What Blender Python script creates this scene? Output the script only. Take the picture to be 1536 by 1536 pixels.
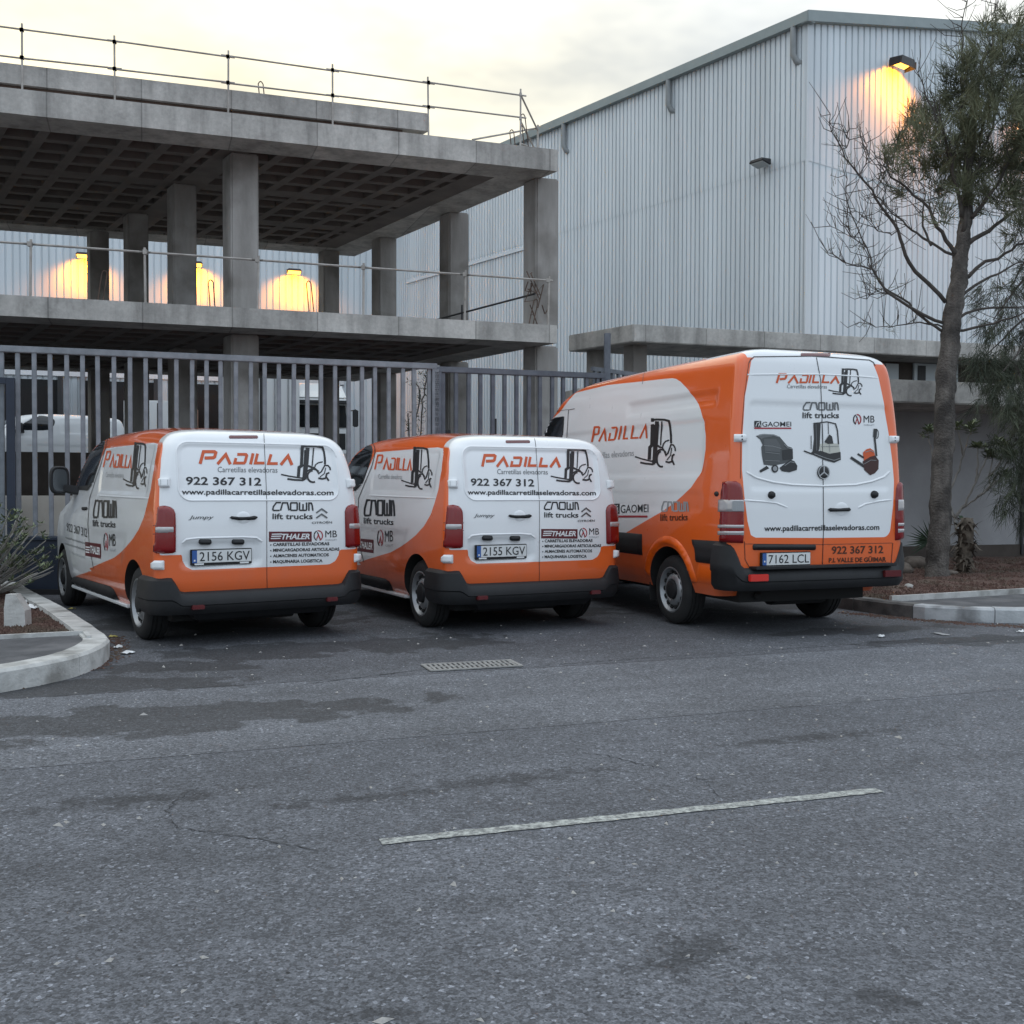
import bpy, bmesh, math, random
import numpy as np
from mathutils import Vector, Matrix
from mathutils.bvhtree import BVHTree
from mathutils.geometry import delaunay_2d_cdt

random.seed(7)
rng = np.random.default_rng(7)
scene = bpy.context.scene
for o in list(bpy.data.objects):
    bpy.data.objects.remove(o)
col = scene.collection

# ------------------------------------------------------------------ camera
CAM_H, PITCH, ROLL, FPX = 1.393, 0.0234, 0.0029, 1605.0      # metres, radians, radians, focal length in photo pixels
_f = Vector((0, math.cos(PITCH), -math.sin(PITCH)))
_r0 = Vector((1, 0, 0)); _u0 = _r0.cross(_f)
_r = _r0 * math.cos(ROLL) + _u0 * math.sin(ROLL)
_u = -_r0 * math.sin(ROLL) + _u0 * math.cos(ROLL)
cam_data = bpy.data.cameras.new('camera')
cam = bpy.data.objects.new('camera', cam_data); col.objects.link(cam)
cam.matrix_world = Matrix(((_r.x, _u.x, -_f.x, 0), (_r.y, _u.y, -_f.y, 0), (_r.z, _u.z, -_f.z, CAM_H), (0, 0, 0, 1)))
cam_data.sensor_width = 36; cam_data.lens = 36 * FPX / 1536
cam_data.clip_start = 0.05; cam_data.clip_end = 3000
scene.camera = cam

# ------------------------------------------------------------------ sky, sun, exposure
SUN_EL, SUN_AZ = 6.0, -27.0       # degrees; azimuth from +Y towards +X: low sun behind the concrete frame, to the left
world = bpy.data.worlds.new('World'); scene.world = world; world.use_nodes = True
nt = world.node_tree; nt.nodes.clear()
N = nt.nodes.new; L = nt.links.new
out = N('ShaderNodeOutputWorld'); bg = N('ShaderNodeBackground'); L(bg.outputs[0], out.inputs[0])
sky = N('ShaderNodeTexSky'); sky.sky_type = 'NISHITA'; sky.sun_disc = False
sky.sun_elevation = math.radians(SUN_EL); sky.sun_rotation = math.radians(SUN_AZ)
sky.air_density = 1.0; sky.dust_density = 1.2; sky.ozone_density = 1.5; sky.altitude = 100
tc = N('ShaderNodeTexCoord'); sep = N('ShaderNodeSeparateXYZ'); L(tc.outputs['Generated'], sep.inputs[0])
zc = N('ShaderNodeMath'); zc.operation = 'MAXIMUM'; zc.inputs[1].default_value = 0.0; L(sep.outputs[2], zc.inputs[0])
za = N('ShaderNodeMath'); za.operation = 'ADD'; za.inputs[1].default_value = 0.16; L(zc.outputs[0], za.inputs[0])
vd = N('ShaderNodeVectorMath'); vd.operation = 'DIVIDE'; L(tc.outputs['Generated'], vd.inputs[0])
cmb = N('ShaderNodeCombineXYZ'); L(za.outputs[0], cmb.inputs[0]); L(za.outputs[0], cmb.inputs[1]); cmb.inputs[2].default_value = 1
L(cmb.outputs[0], vd.inputs[1])
nz = N('ShaderNodeTexNoise'); nz.inputs['Scale'].default_value = 1.15; nz.inputs['Detail'].default_value = 3; nz.inputs['Roughness'].default_value = 0.58
nz.inputs['Distortion'].default_value = 0.5; L(vd.outputs[0], nz.inputs['Vector'])
cr = N('ShaderNodeValToRGB'); cr.color_ramp.elements[0].position = 0.33; cr.color_ramp.elements[0].color = (0.62, 0.62, 0.62, 1)
cr.color_ramp.elements[1].position = 0.66; cr.color_ramp.elements[1].color = (0.92, 0.92, 0.92, 1); L(nz.outputs[0], cr.inputs[0])
# a thin even cloud veil lit like an overcast sky (brighter overhead), mixed over the clear sky
nz2 = N('ShaderNodeTexNoise'); nz2.inputs['Scale'].default_value = 2.3; nz2.inputs['Detail'].default_value = 4; nz2.inputs['Roughness'].default_value = 0.62
L(vd.outputs[0], nz2.inputs['Vector'])
cc = N('ShaderNodeValToRGB'); cc.color_ramp.elements[0].position = 0.36; cc.color_ramp.elements[0].color = (0.74, 0.75, 0.78, 1)
cc.color_ramp.elements[1].position = 0.62; cc.color_ramp.elements[1].color = (1.14, 1.11, 1.06, 1); L(nz2.outputs[0], cc.inputs[0])
ov = N('ShaderNodeMath'); ov.operation = 'MULTIPLY_ADD'; ov.inputs[1].default_value = 0.92; ov.inputs[2].default_value = 0.72; L(zc.outputs[0], ov.inputs[0])
sdn = N('ShaderNodeVectorMath'); sdn.operation = 'DOT_PRODUCT'; L(tc.outputs['Generated'], sdn.inputs[0]); sdn.inputs[1].default_value = (math.sin(math.radians(SUN_AZ)), math.cos(math.radians(SUN_AZ)), 0.0)
tint = N('ShaderNodeValToRGB'); tint.color_ramp.elements[0].position = 0.25; tint.color_ramp.elements[0].color = (7.6, 8.8, 10.3, 1)      # away from the sun: cool
tint.color_ramp.elements[1].position = 1.0; tint.color_ramp.elements[1].color = (11.2, 10.0, 6.6, 1)                                        # towards the sun: warm
e_ = tint.color_ramp.elements.new(0.86); e_.color = (8.5, 8.7, 8.5, 1)
dm = N('ShaderNodeMath'); dm.operation = 'MULTIPLY_ADD'; dm.inputs[1].default_value = .5; dm.inputs[2].default_value = .5; L(sdn.outputs['Value'], dm.inputs[0]); L(dm.outputs[0], tint.inputs[0])
tm = N('ShaderNodeVectorMath'); tm.operation = 'MULTIPLY'; L(cc.outputs[0], tm.inputs[0]); L(tint.outputs[0], tm.inputs[1])
cm = N('ShaderNodeVectorMath'); cm.operation = 'SCALE'; L(tm.outputs[0], cm.inputs[0]); L(ov.outputs[0], cm.inputs['Scale'])
mx = N('ShaderNodeMix'); mx.data_type = 'RGBA'; L(cr.outputs[0], mx.inputs['Factor']); L(sky.outputs[0], mx.inputs['A']); L(cm.outputs[0], mx.inputs['B'])
L(mx.outputs['Result'], bg.inputs[0]); bg.inputs[1].default_value = 0.10

sun_d = bpy.data.lights.new('sun', 'SUN'); sun_d.energy = 0.5; sun_d.angle = math.radians(14); sun_d.color = (1.0, 0.86, 0.68)
sun = bpy.data.objects.new('sun', sun_d); col.objects.link(sun)
_el, _az = math.radians(SUN_EL), math.radians(SUN_AZ)
_sd = Vector((math.sin(_az) * math.cos(_el), math.cos(_az) * math.cos(_el), math.sin(_el)))
sun.rotation_euler = _sd.to_track_quat('Z', 'Y').to_euler(); sun.location = _sd * 80
vs = scene.view_settings
vs.view_transform = 'Standard'; vs.look = 'None'; vs.exposure = 0.48; vs.gamma = 1.0; vs.use_curve_mapping = False

scene.cycles.max_bounces = 4; scene.cycles.diffuse_bounces = 3; scene.cycles.glossy_bounces = 2; scene.cycles.transmission_bounces = 2

# ------------------------------------------------------------------ photo pixel helpers (a pixel gives a direction; distance comes from a surface)
CAM = Vector((0, 0, CAM_H))
def ray(px, py):
    return _f + _r * ((px - 768) / FPX) - _u * ((py - 768) / FPX)
def gp(px, py, z=0.0):
    d = ray(px, py); t = (z - CAM_H) / d.z
    return Vector((d.x * t, d.y * t, z))
def on_line(px, py, P, D):
    """point on the vertical plane through ground point P along D seen at a pixel"""
    d = ray(px, py); n = Vector((-D[1], D[0])); t = (Vector(P[:2]).dot(n)) / (d.x * n.x + d.y * n.y)
    return CAM + d * t
def unit(a):
    return Vector((math.cos(math.radians(a)), math.sin(math.radians(a)), 0))

# ------------------------------------------------------------------ materials
MATS = {}
def mat(name, colour, rough=0.6, metal=0.0, coat=0.0, spec=0.5):
    if name in MATS: return MATS[name]
    m = bpy.data.materials.new(name); m.use_nodes = True
    b = m.node_tree.nodes['Principled BSDF']
    b.inputs['Base Color'].default_value = (*colour, 1); b.inputs['Roughness'].default_value = rough
    b.inputs['Metallic'].default_value = metal; b.inputs['Coat Weight'].default_value = coat
    b.inputs['Coat Roughness'].default_value = 0.05; b.inputs['Specular IOR Level'].default_value = spec
    MATS[name] = m; return m
def nodes(m):
    t = m.node_tree
    return t, t.nodes.new, t.links.new, t.nodes['Principled BSDF']
def noise_mat(name, c1, c2, scale=3.0, rough=0.8, bump=0.2, detail=6, c3=None, scale3=0.6, bscale=None, stretch=None, metal=0, bdist=0.02):
    """two colours mixed by object-space noise, a third by a larger noise, plus bump"""
    if name in MATS: return MATS[name]
    m = mat(name, c1, rough, metal); t, N, L, b = nodes(m)
    tc = N('ShaderNodeTexCoord'); src = tc.outputs['Object']
    if stretch:
        mp = N('ShaderNodeMapping'); mp.inputs['Scale'].default_value = stretch; L(src, mp.inputs[0]); ssrc = mp.outputs[0]
    else: ssrc = src
    n = N('ShaderNodeTexNoise'); n.inputs['Scale'].default_value = scale; n.inputs['Detail'].default_value = detail; n.inputs['Roughness'].default_value = 0.6
    L(ssrc, n.inputs['Vector'])
    r = N('ShaderNodeValToRGB'); r.color_ramp.elements[0].position = 0.3; r.color_ramp.elements[1].position = 0.7
    r.color_ramp.elements[0].color = (*c1, 1); r.color_ramp.elements[1].color = (*c2, 1); L(n.outputs[0], r.inputs[0])
    res = r.outputs[0]
    if c3:
        n3 = N('ShaderNodeTexNoise'); n3.inputs['Scale'].default_value = scale3; n3.inputs['Detail'].default_value = 5; L(src, n3.inputs['Vector'])
        r3 = N('ShaderNodeValToRGB'); r3.color_ramp.elements[0].position = 0.48; r3.color_ramp.elements[1].position = 0.66; L(n3.outputs[0], r3.inputs[0])
        mx = N('ShaderNodeMix'); mx.data_type = 'RGBA'; L(r3.outputs[0], mx.inputs['Factor']); L(res, mx.inputs['A']); mx.inputs['B'].default_value = (*c3, 1)
        res = mx.outputs['Result']
    L(res, b.inputs['Base Color'])
    if bump:
        nb = N('ShaderNodeTexNoise'); nb.inputs['Scale'].default_value = bscale or scale * 6; nb.inputs['Detail'].default_value = 5; L(src, nb.inputs['Vector'])
        bp = N('ShaderNodeBump'); bp.inputs['Strength'].default_value = bump; bp.inputs['Distance'].default_value = bdist
        L(nb.outputs[0], bp.inputs['Height']); L(bp.outputs[0], b.inputs['Normal'])
    return m

# ------------------------------------------------------------------ mesh helpers
def finish(me, m, smooth=False):
    if m is not None:
        for x in (m if isinstance(m, (list, tuple)) else [m]): me.materials.append(x)
    if smooth:
        me.polygons.foreach_set('use_smooth', [True] * len(me.polygons))
    me.update()
def link(name, me, parent=None):
    o = bpy.data.objects.new(name, me); col.objects.link(o)
    if parent: o.parent = parent
    return o
def pyobj(name, verts, faces, m, parent=None, smooth=False, sharp=None):
    me = bpy.data.meshes.new(name); me.from_pydata([tuple(v) for v in verts], [], faces)
    finish(me, m, smooth)
    if sharp: me.set_sharp_from_angle(angle=math.radians(sharp))
    return link(name, me, parent)
def thing(name, label, cat, loc=(0, 0, 0), rz=0.0, group=None):
    o = bpy.data.objects.new(name, None); col.objects.link(o); o.empty_display_size = 0.2
    o.location = loc; o.rotation_euler = (0, 0, rz); tag(o, label, cat, group); return o
def tag(o, label, cat, group=None):
    o['label'] = label; o['category'] = cat
    if group: o['group'] = group
    return o
def struct(o):
    o['kind'] = 'structure'; return o
class MB:
    """collects shapes into one mesh"""
    def __init__(s): s.v = []; s.f = []
    def add(s, vs, fs):
        k = len(s.v); s.v += [tuple(v) for v in vs]; s.f += [tuple(i + k for i in f) for f in fs]; return s
    def hexa(s, p):          # 8 points: bottom 4 ccw, top 4
        return s.add(p, [(3, 2, 1, 0), (4, 5, 6, 7), (0, 1, 5, 4), (1, 2, 6, 5), (2, 3, 7, 6), (3, 0, 4, 7)])
    def box(s, x0, y0, z0, x1, y1, z1):
        return s.hexa([(x0, y0, z0), (x1, y0, z0), (x1, y1, z0), (x0, y1, z0), (x0, y0, z1), (x1, y0, z1), (x1, y1, z1), (x0, y1, z1)])
    def obox(s, P, a, b, z0, z1):   # parallelogram prism: corner P, edge vectors a, b
        P = Vector(P); a = Vector(a); b = Vector(b); q = [P, P + a, P + a + b, P + b]
        return s.hexa([(v.x, v.y, z0) for v in q] + [(v.x, v.y, z1) for v in q])
    def bar(s, A, B, w, h=None):    # rectangular bar between two points
        A = Vector(A); B = Vector(B); d = (B - A).normalized(); h = h or w
        up = Vector((0, 0, 1)) if abs(d.z) < 0.9 else Vector((0, 1, 0))
        x = d.cross(up).normalized() * w / 2; y = x.cross(d).normalized() * h / 2
        return s.hexa([A - x - y, A + x - y, A + x + y, A - x + y, B - x - y, B + x - y, B + x + y, B - x + y])
    def tube(s, pts, r, n=8, cap=True):
        pts = [Vector(p) for p in pts]; k = len(s.v); rs = r if isinstance(r, (list, tuple)) else [r] * len(pts)
        prev = None
        for i, p in enumerate(pts):
            d = (pts[min(i + 1, len(pts) - 1)] - pts[max(i - 1, 0)]).normalized()
            if prev is None:
                a = Vector((0, 0, 1)) if abs(d.z) < 0.9 else Vector((1, 0, 0)); x = d.cross(a).normalized()
            else:
                x = (prev - d * prev.dot(d)).normalized()
            prev = x; y = d.cross(x)
            for j in range(n):
                t = 2 * math.pi * j / n; s.v.append(tuple(p + (x * math.cos(t) + y * math.sin(t)) * rs[i]))
        for i in range(len(pts) - 1):
            for j in range(n):
                a = k + i * n + j; b = k + i * n + (j + 1) % n; s.f.append((a, b, b + n, a + n))
        if cap:
            s.f.append(tuple(k + j for j in reversed(range(n)))); e = k + (len(pts) - 1) * n; s.f.append(tuple(e + j for j in range(n)))
        return s
    def lathe(s, prof, n=40, axis='x'):   # prof: (axial, radius)
        k = len(s.v)
        for a, r in prof:
            for j in range(n):
                t = 2 * math.pi * j / n; s.v.append((a, r * math.cos(t), r * math.sin(t)))
        for i in range(len(prof) - 1):
            for j in range(n):
                a = k + i * n + j; b = k + i * n + (j + 1) % n; s.f.append((a, b, b + n, a + n))
        return s
    def build(s, name, m, parent=None, smooth=False, sharp=None, bevel=0):
        me = bpy.data.meshes.new(name); me.from_pydata(s.v, [], s.f)
        bm = bmesh.new(); bm.from_mesh(me)
        bmesh.ops.recalc_face_normals(bm, faces=bm.faces)
        if bevel: bmesh.ops.bevel(bm, geom=[e for e in bm.edges], offset=bevel, segments=2, affect='EDGES', clamp_overlap=True)
        bm.to_mesh(me); bm.free()
        finish(me, m, smooth or bool(sharp) or bool(bevel))
        if bevel: me.set_sharp_from_angle(angle=math.radians(35))
        elif sharp: me.set_sharp_from_angle(angle=math.radians(sharp))
        return link(name, me, parent)
def copy_tree(o, parent=None):
    c = o.copy(); col.objects.link(c); c.parent = parent
    for ch in list(o.children): copy_tree(ch, c)
    return c
# ================================================================== THE SETTING
RD = unit(20.0); RN = Vector((-RD.y, RD.x, 0))          # along and across the road
def road_pt(a, v, z=0.0):
    p = RD * a + RN * v; return (p.x, p.y, z)

def asphalt(name, base=(0.096, 0.102, 0.116), stains=True, lanes=True):
    m = mat(name, base, 0.82); t, N, L, b = nodes(m)
    tc = N('ShaderNodeTexCoord'); P = tc.outputs['Object']
    def noise(sc, det=4, vec=P, rough=0.55):
        n = N('ShaderNodeTexNoise'); n.inputs['Scale'].default_value = sc; n.inputs['Detail'].default_value = det; n.inputs['Roughness'].default_value = rough
        L(vec, n.inputs['Vector']); return n.outputs[0]
    def math_(op, a, b_=None, c=None):
        n = N('ShaderNodeMath'); n.operation = op
        for i, x in enumerate((a, b_, c)):
            if x is None: continue
            if isinstance(x, (int, float)): n.inputs[i].default_value = x
            else: L(x, n.inputs[i])
        return n.outputs[0]
    def ramp(x, a, b_, lo=0.0, hi=1.0):
        n = N('ShaderNodeMapRange'); n.interpolation_type = 'SMOOTHSTEP'; L(x, n.inputs[0])
        n.inputs[1].default_value = a; n.inputs[2].default_value = b_; n.inputs[3].default_value = lo; n.inputs[4].default_value = hi
        return n.outputs[0]
    vo = N('ShaderNodeTexVoronoi'); vo.inputs['Scale'].default_value = 85; L(P, vo.inputs['Vector'])
    sepc = N('ShaderNodeSeparateColor'); L(vo.outputs['Color'], sepc.inputs[0])
    agg = math_('MULTIPLY', ramp(sepc.outputs[0], 0.0, 1.0, 0.58, 1.30), ramp(sepc.outputs[1], 0.86, 1.0, 1.0, 2.0))                       # every stone its own grey
    pits = math_('MULTIPLY', ramp(noise(48, 2), 0.30, 0.38, 0.34, 1.0), ramp(noise(130, 1), 0.25, 0.75, 0.66, 1.34))                        # ravelled pits between stones
    med = ramp(noise(5.5, 4, rough=0.75), 0.25, 0.75, 0.84, 1.16)
    big = ramp(noise(0.45, 3), 0.3, 0.7, 0.82, 1.16)
    k = math_('MULTIPLY', math_('MULTIPLY', agg, pits), math_('MULTIPLY', med, big))
    if lanes:
        mp = N('ShaderNodeMapping'); mp.vector_type = 'TEXTURE'; mp.inputs['Rotation'].default_value = (0, 0, math.radians(20)); L(P, mp.inputs[0])
        mp2 = N('ShaderNodeMapping'); mp2.inputs['Scale'].default_value = (0.05, 1.0, 1); L(mp.outputs[0], mp2.inputs[0])
        k = math_('MULTIPLY', k, ramp(noise(1.0, 3, mp2.outputs[0]), 0.3, 0.7, 0.86, 1.14))
    wet_dark = None
    def blobs(pts):
        r = None
        for px, py, sx, sy, rot in pts:
            g = gp(px, py)
            mp = N('ShaderNodeMapping'); mp.vector_type = 'TEXTURE'; mp.inputs['Location'].default_value = (g.x, g.y, 0)
            mp.inputs['Rotation'].default_value = (0, 0, math.radians(rot)); mp.inputs['Scale'].default_value = (sx, sy, 1); L(P, mp.inputs[0])
            ln = N('ShaderNodeVectorMath'); ln.operation = 'LENGTH'; L(mp.outputs[0], ln.inputs[0])
            v = math_('SUBTRACT', 1.0, ln.outputs['Value']); r = v if r is None else math_('MAXIMUM', r, v)
        return r
    if stains:
        wn = math_('MULTIPLY', math_('SUBTRACT', noise(2.6, 4, rough=0.6), 0.5), 2.6)
        wet_dark = ramp(math_('ADD', blobs([(150, 1085, 2.0, 0.42, 20), (110, 1030, 1.3, 0.35, 12), (420, 975, 1.1, 0.45, 20), (610, 965, 1.0, 0.5, 25), (360, 1075, 0.8, 0.22, 20),
                                         (250, 1000, 0.8, 0.3, 10), (330, 930, 1.7, 0.9, 20), (740, 920, 1.6, 0.7, 20), (1180, 905, 1.6, 0.6, 20), (1500, 960, 1.4, 0.3, 15), (1300, 945, 1.0, 0.25, 20)]), wn), 0.02, 0.2)  # wet stains, plus wide blobs darkening the ground beneath the three vans
        oil = ramp(math_('ADD', blobs([(1030, 1430, 0.24, 0.16, 20), (760, 1170, 0.9, 0.14, 20), (1230, 1105, 1.0, 0.12, 20), (560, 1195, 0.7, 0.10, 20), (200, 1200, 0.7, 0.14, 20), (1330, 1500, 0.14, 0.08, 10), (560, 1520, 0.25, 0.05, 10)]),
                               math_('MULTIPLY', math_('SUBTRACT', noise(9, 3, rough=0.75), 0.5), 3.0)), 0.0, 0.9)
        k = math_('MULTIPLY', k, math_('MULTIPLY_ADD', wet_dark, -0.56, 1.0)); k = math_('MULTIPLY', k, math_('MULTIPLY_ADD', oil, -0.55, 1.0))
        L(math_('MULTIPLY_ADD', wet_dark, -0.05, 0.82), b.inputs['Roughness'])
    cc = N('ShaderNodeVectorMath'); cc.operation = 'SCALE'; cc.inputs[0].default_value = base; L(k, cc.inputs['Scale'])
    L(cc.outputs[0], b.inputs['Base Color'])
    bp = N('ShaderNodeBump'); bp.inputs['Strength'].default_value = 0.55; bp.inputs['Distance'].default_value = 0.006
    L(math_('ADD', math_('MULTIPLY', sepc.outputs[0], 0.5), noise(60, 2)), bp.inputs['Height']); L(bp.outputs[0], b.inputs['Normal'])
    return m
M_ASPH = asphalt('asphalt_road'); M_ASPH2 = asphalt('asphalt_lane_edge', (0.108, 0.114, 0.127)); M_ASPH3 = asphalt('asphalt_parking', (0.078, 0.082, 0.092))
M_DIRT = noise_mat('bare_ground', (0.17, 0.16, 0.15), (0.26, 0.25, 0.235), 2.0, 0.95, 0.4)
M_SOIL = noise_mat('red_cinder_soil', (0.060, 0.032, 0.026), (0.150, 0.088, 0.068), 34, 0.95, 0.9, 6, (0.10, 0.075, 0.055), 2.0, 60, bdist=0.02)
M_PAVE = noise_mat('old_pavement', (0.055, 0.057, 0.062), (0.095, 0.097, 0.103), 6, 0.9, 0.3, 7, (0.13, 0.13, 0.135), 2.5, 70)
def concrete_mat(name, c1, c2, axis, joint):
    m = mat(name, c1, .88); t, N, L, b = nodes(m); tc = N('ShaderNodeTexCoord'); P = tc.outputs['Object']
    def noise(sc, det, st=None, ro=.6):
        n = N('ShaderNodeTexNoise'); n.inputs['Scale'].default_value = sc; n.inputs['Detail'].default_value = det; n.inputs['Roughness'].default_value = ro; v = P
        if st: mp = N('ShaderNodeMapping'); mp.inputs['Scale'].default_value = st; L(P, mp.inputs[0]); v = mp.outputs[0]
        L(v, n.inputs['Vector']); return n.outputs[0]
    def mr(x, a, b_, lo, hi):
        n = N('ShaderNodeMapRange'); n.interpolation_type = 'SMOOTHSTEP'; L(x, n.inputs[0])
        for i, q in enumerate((a, b_, lo, hi)): n.inputs[i + 1].default_value = q
        return n.outputs[0]
    def mul(x, y):
        n = N('ShaderNodeMath'); n.operation = 'MULTIPLY'; L(x, n.inputs[0]); L(y, n.inputs[1]); return n.outputs[0]
    k = mul(mul(mr(noise(1.0, 5), .3, .7, .80, 1.15), mr(noise(3.2, 4, (1, 1, .10)), .38, .72, 1.10, .72)), mr(noise(14, 4, None, .7), .3, .7, .90, 1.08))
    k = mul(k, mr(noise(.7, 5, None, .7), .56, .70, 1.0, .70))
    dt = N('ShaderNodeVectorMath'); dt.operation = 'DOT_PRODUCT'; L(P, dt.inputs[0]); dt.inputs[1].default_value = (axis[0] / joint, axis[1] / joint, 0)
    fr = N('ShaderNodeMath'); fr.operation = 'PINGPONG'; fr.inputs[1].default_value = .5; L(dt.outputs['Value'], fr.inputs[0]); k = mul(k, mr(fr.outputs[0], .004, .011, .62, 1.0))
    cr_ = N('ShaderNodeMath'); cr_.operation = 'FLOOR'; L(dt.outputs['Value'], cr_.inputs[0]); wn = N('ShaderNodeTexWhiteNoise'); wn.noise_dimensions = '1D'; L(cr_.outputs[0], wn.inputs['W']); k = mul(k, mr(wn.outputs[0], 0, 1, .90, 1.07))
    mx = N('ShaderNodeMix'); mx.data_type = 'RGBA'; L(noise(2.2, 4), mx.inputs['Factor']); mx.inputs['A'].default_value = (*c1, 1); mx.inputs['B'].default_value = (*c2, 1)
    sc = N('ShaderNodeVectorMath'); sc.operation = 'SCALE'; L(mx.outputs['Result'], sc.inputs[0]); L(k, sc.inputs['Scale']); L(sc.outputs[0], b.inputs['Base Color'])
    bp = N('ShaderNodeBump'); bp.inputs['Strength'].default_value = .25; bp.inputs['Distance'].default_value = .02; L(noise(18, 4), bp.inputs['Height']); L(bp.outputs[0], b.inputs['Normal'])
    return m
M_CONC = concrete_mat('fairfaced_concrete', (0.39, 0.37, 0.345), (0.49, 0.47, 0.44), unit(19.0), 1.55)
M_CONC_D = noise_mat('dark_rib_concrete', (0.115, 0.098, 0.088), (0.185, 0.162, 0.146), 1.4, 0.92, 0.22, 7, (0.13, 0.118, 0.108), 0.5, 14)  # darker brown than the slab concrete, for the waffle ribs
M_COLUMN = noise_mat('column_concrete', (0.24, 0.225, 0.208), (0.40, 0.38, 0.36), 1.6, 0.88, 0.2, 8, (0.17, 0.155, 0.14), 0.9, 18, (1.6, 1.6, 0.3))
M_KERB = noise_mat('kerb_concrete', (0.40, 0.40, 0.385), (0.58, 0.58, 0.56), 5, 0.9, 0.3, 8, (0.24, 0.235, 0.22), 3.0, 45)
M_KERB_D = noise_mat('dirty_kerb', (0.09, 0.088, 0.085), (0.18, 0.178, 0.17), 4, 0.9, 0.3, 8, (0.06, 0.06, 0.06), 3.0, 45)
M_KERB_P = noise_mat('painted_kerb', (0.34, 0.36, 0.37), (0.52, 0.54, 0.55), 4, 0.85, 0.25, 8, (0.12, 0.12, 0.12), 2.6, 45)
M_RENDER = noise_mat('grey_render', (0.30, 0.295, 0.30), (0.38, 0.375, 0.38), 1.2, 0.92, 0.12, 7, (0.26, 0.255, 0.255), 0.5, 40)
M_BEIGE = noise_mat('beige_render', (0.36, 0.33, 0.29), (0.47, 0.44, 0.39), 1.2, 0.92, 0.12, 7)
M_BROWN = noise_mat('brown_blockwork', (0.045, 0.036, 0.03), (0.085, 0.07, 0.06), 1.8, 0.95, 0.3, 7)
M_GALV = noise_mat('galvanised_bars', (0.17, 0.185, 0.205), (0.27, 0.29, 0.315), 6, 0.5, 0.0, 5, metal=0.35)
M_GALV_D = noise_mat('dark_painted_bars', (0.085, 0.095, 0.115), (0.14, 0.155, 0.18), 6, 0.5, 0.0, 5, metal=0.3)
M_TUBE = noise_mat('scaffold_tube', (0.26, 0.235, 0.21), (0.46, 0.43, 0.40), 4, 0.5, 0.0, 4, metal=0.2)
M_REBAR = noise_mat('rusty_rebar', (0.06, 0.045, 0.038), (0.14, 0.085, 0.06), 9, 0.85, 0.0, 4)
M_NAVY = noise_mat('navy_paint', (0.010, 0.017, 0.032), (0.018, 0.028, 0.050), 3, 0.5, 0.05, 5)
M_DARK = mat('dark_void', (0.012, 0.012, 0.013), 0.9)
M_BLACK = mat('black_metal', (0.02, 0.02, 0.022), 0.5)

# ---- ground and road
def quad_sheet(name, a0, v0, a1, v1, z, m):
    return pyobj(name, [road_pt(a0, v0, z), road_pt(a1, v0, z), road_pt(a1, v1, z), road_pt(a0, v1, z)], [(0, 1, 2, 3)], m)
g = struct(pyobj('ground', [(-900, -900, -0.02), (900, -900, -0.02), (900, 900, -0.02), (-900, 900, -0.02)], [(0, 1, 2, 3)], M_DIRT))
struct(quad_sheet('road', -120, -14, 120, 5.745, 0.0, M_ASPH))
struct(quad_sheet('road_verge_lane', -120, 5.752, 120, 7.655, 0.0, M_ASPH2))
struct(quad_sheet('parking_area', -120, 7.664, 120, 15.2, 0.0, M_ASPH3))
struct(quad_sheet('yard', -60, 15.2, 70, 70, -0.008, M_PAVE))
# ---- worn white dash of the centre line
def dash_mat():
    m = mat('worn_road_paint', (0.55, 0.57, 0.55), 0.75); t, N, L, b = nodes(m)
    tc = N('ShaderNodeTexCoord'); n = N('ShaderNodeTexNoise'); n.inputs['Scale'].default_value = 30; n.inputs['Detail'].default_value = 7; n.inputs['Roughness'].default_value = 0.8; L(tc.outputs['Object'], n.inputs['Vector'])
    r = N('ShaderNodeValToRGB'); r.color_ramp.elements[0].position = 0.42; r.color_ramp.elements[0].color = (0.13, 0.135, 0.135, 1)
    r.color_ramp.elements[1].position = 0.60; r.color_ramp.elements[1].color = (0.46, 0.48, 0.45, 1); L(n.outputs[0], r.inputs[0]); L(r.outputs[0], b.inputs['Base Color'])
    return m
A, B = gp(572, 1268), gp(1326, 1189)
d_ = (B - A).normalized(); n_ = Vector((-d_.y, d_.x, 0)); vs_ = []; fs_ = []
K = 60
for i in range(K + 1):
    p = A.lerp(B, i / K); w0 = random.uniform(-0.006, 0.004); w1 = 0.068 + random.uniform(-0.005, 0.006)
    if i in (0, K): p = p + d_ * random.uniform(-0.01, 0.01)
    vs_ += [(p.x + n_.x * w0, p.y + n_.y * w0, 0.004), (p.x + n_.x * w1, p.y + n_.y * w1, 0.004)]
    if i: fs_.append((2 * i - 2, 2 * i, 2 * i + 1, 2 * i - 1))
struct(pyobj('road_marking', vs_, fs_, dash_mat()))
# ---- cracks in the asphalt: thin dark ribbons
M_CRACK = mat('crack_dark', (0.035, 0.036, 0.039), 0.95)
def crack(pxs, w=0.008):
    pts = [gp(*p) for p in pxs]; fine = []
    for a, b in zip(pts, pts[1:]):
        n = max(2, int((b - a).length / 0.025))
        for i in range(n):
            q = a.lerp(b, i / n); fine.append(q + Vector((random.gauss(0, .007), random.gauss(0, .007), 0)))
    fine.append(pts[-1]); v = []; f = []
    for i, p in enumerate(fine):
        d = (fine[min(i + 1, len(fine) - 1)] - fine[max(i - 1, 0)]).normalized(); n = Vector((-d.y, d.x, 0))
        ww = .75 * w * random.uniform(0.0, 1.1) * min(1, (i + 1) / 8, (len(fine) - i) / 8); v += [p + n * ww / 2 + Vector((0, 0, .003)), p - n * ww / 2 + Vector((0, 0, .003))]
        if i: f.append((2 * i - 2, 2 * i - 1, 2 * i + 1, 2 * i))
    struct(pyobj('asphalt_crack', v, f, M_CRACK))
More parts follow.
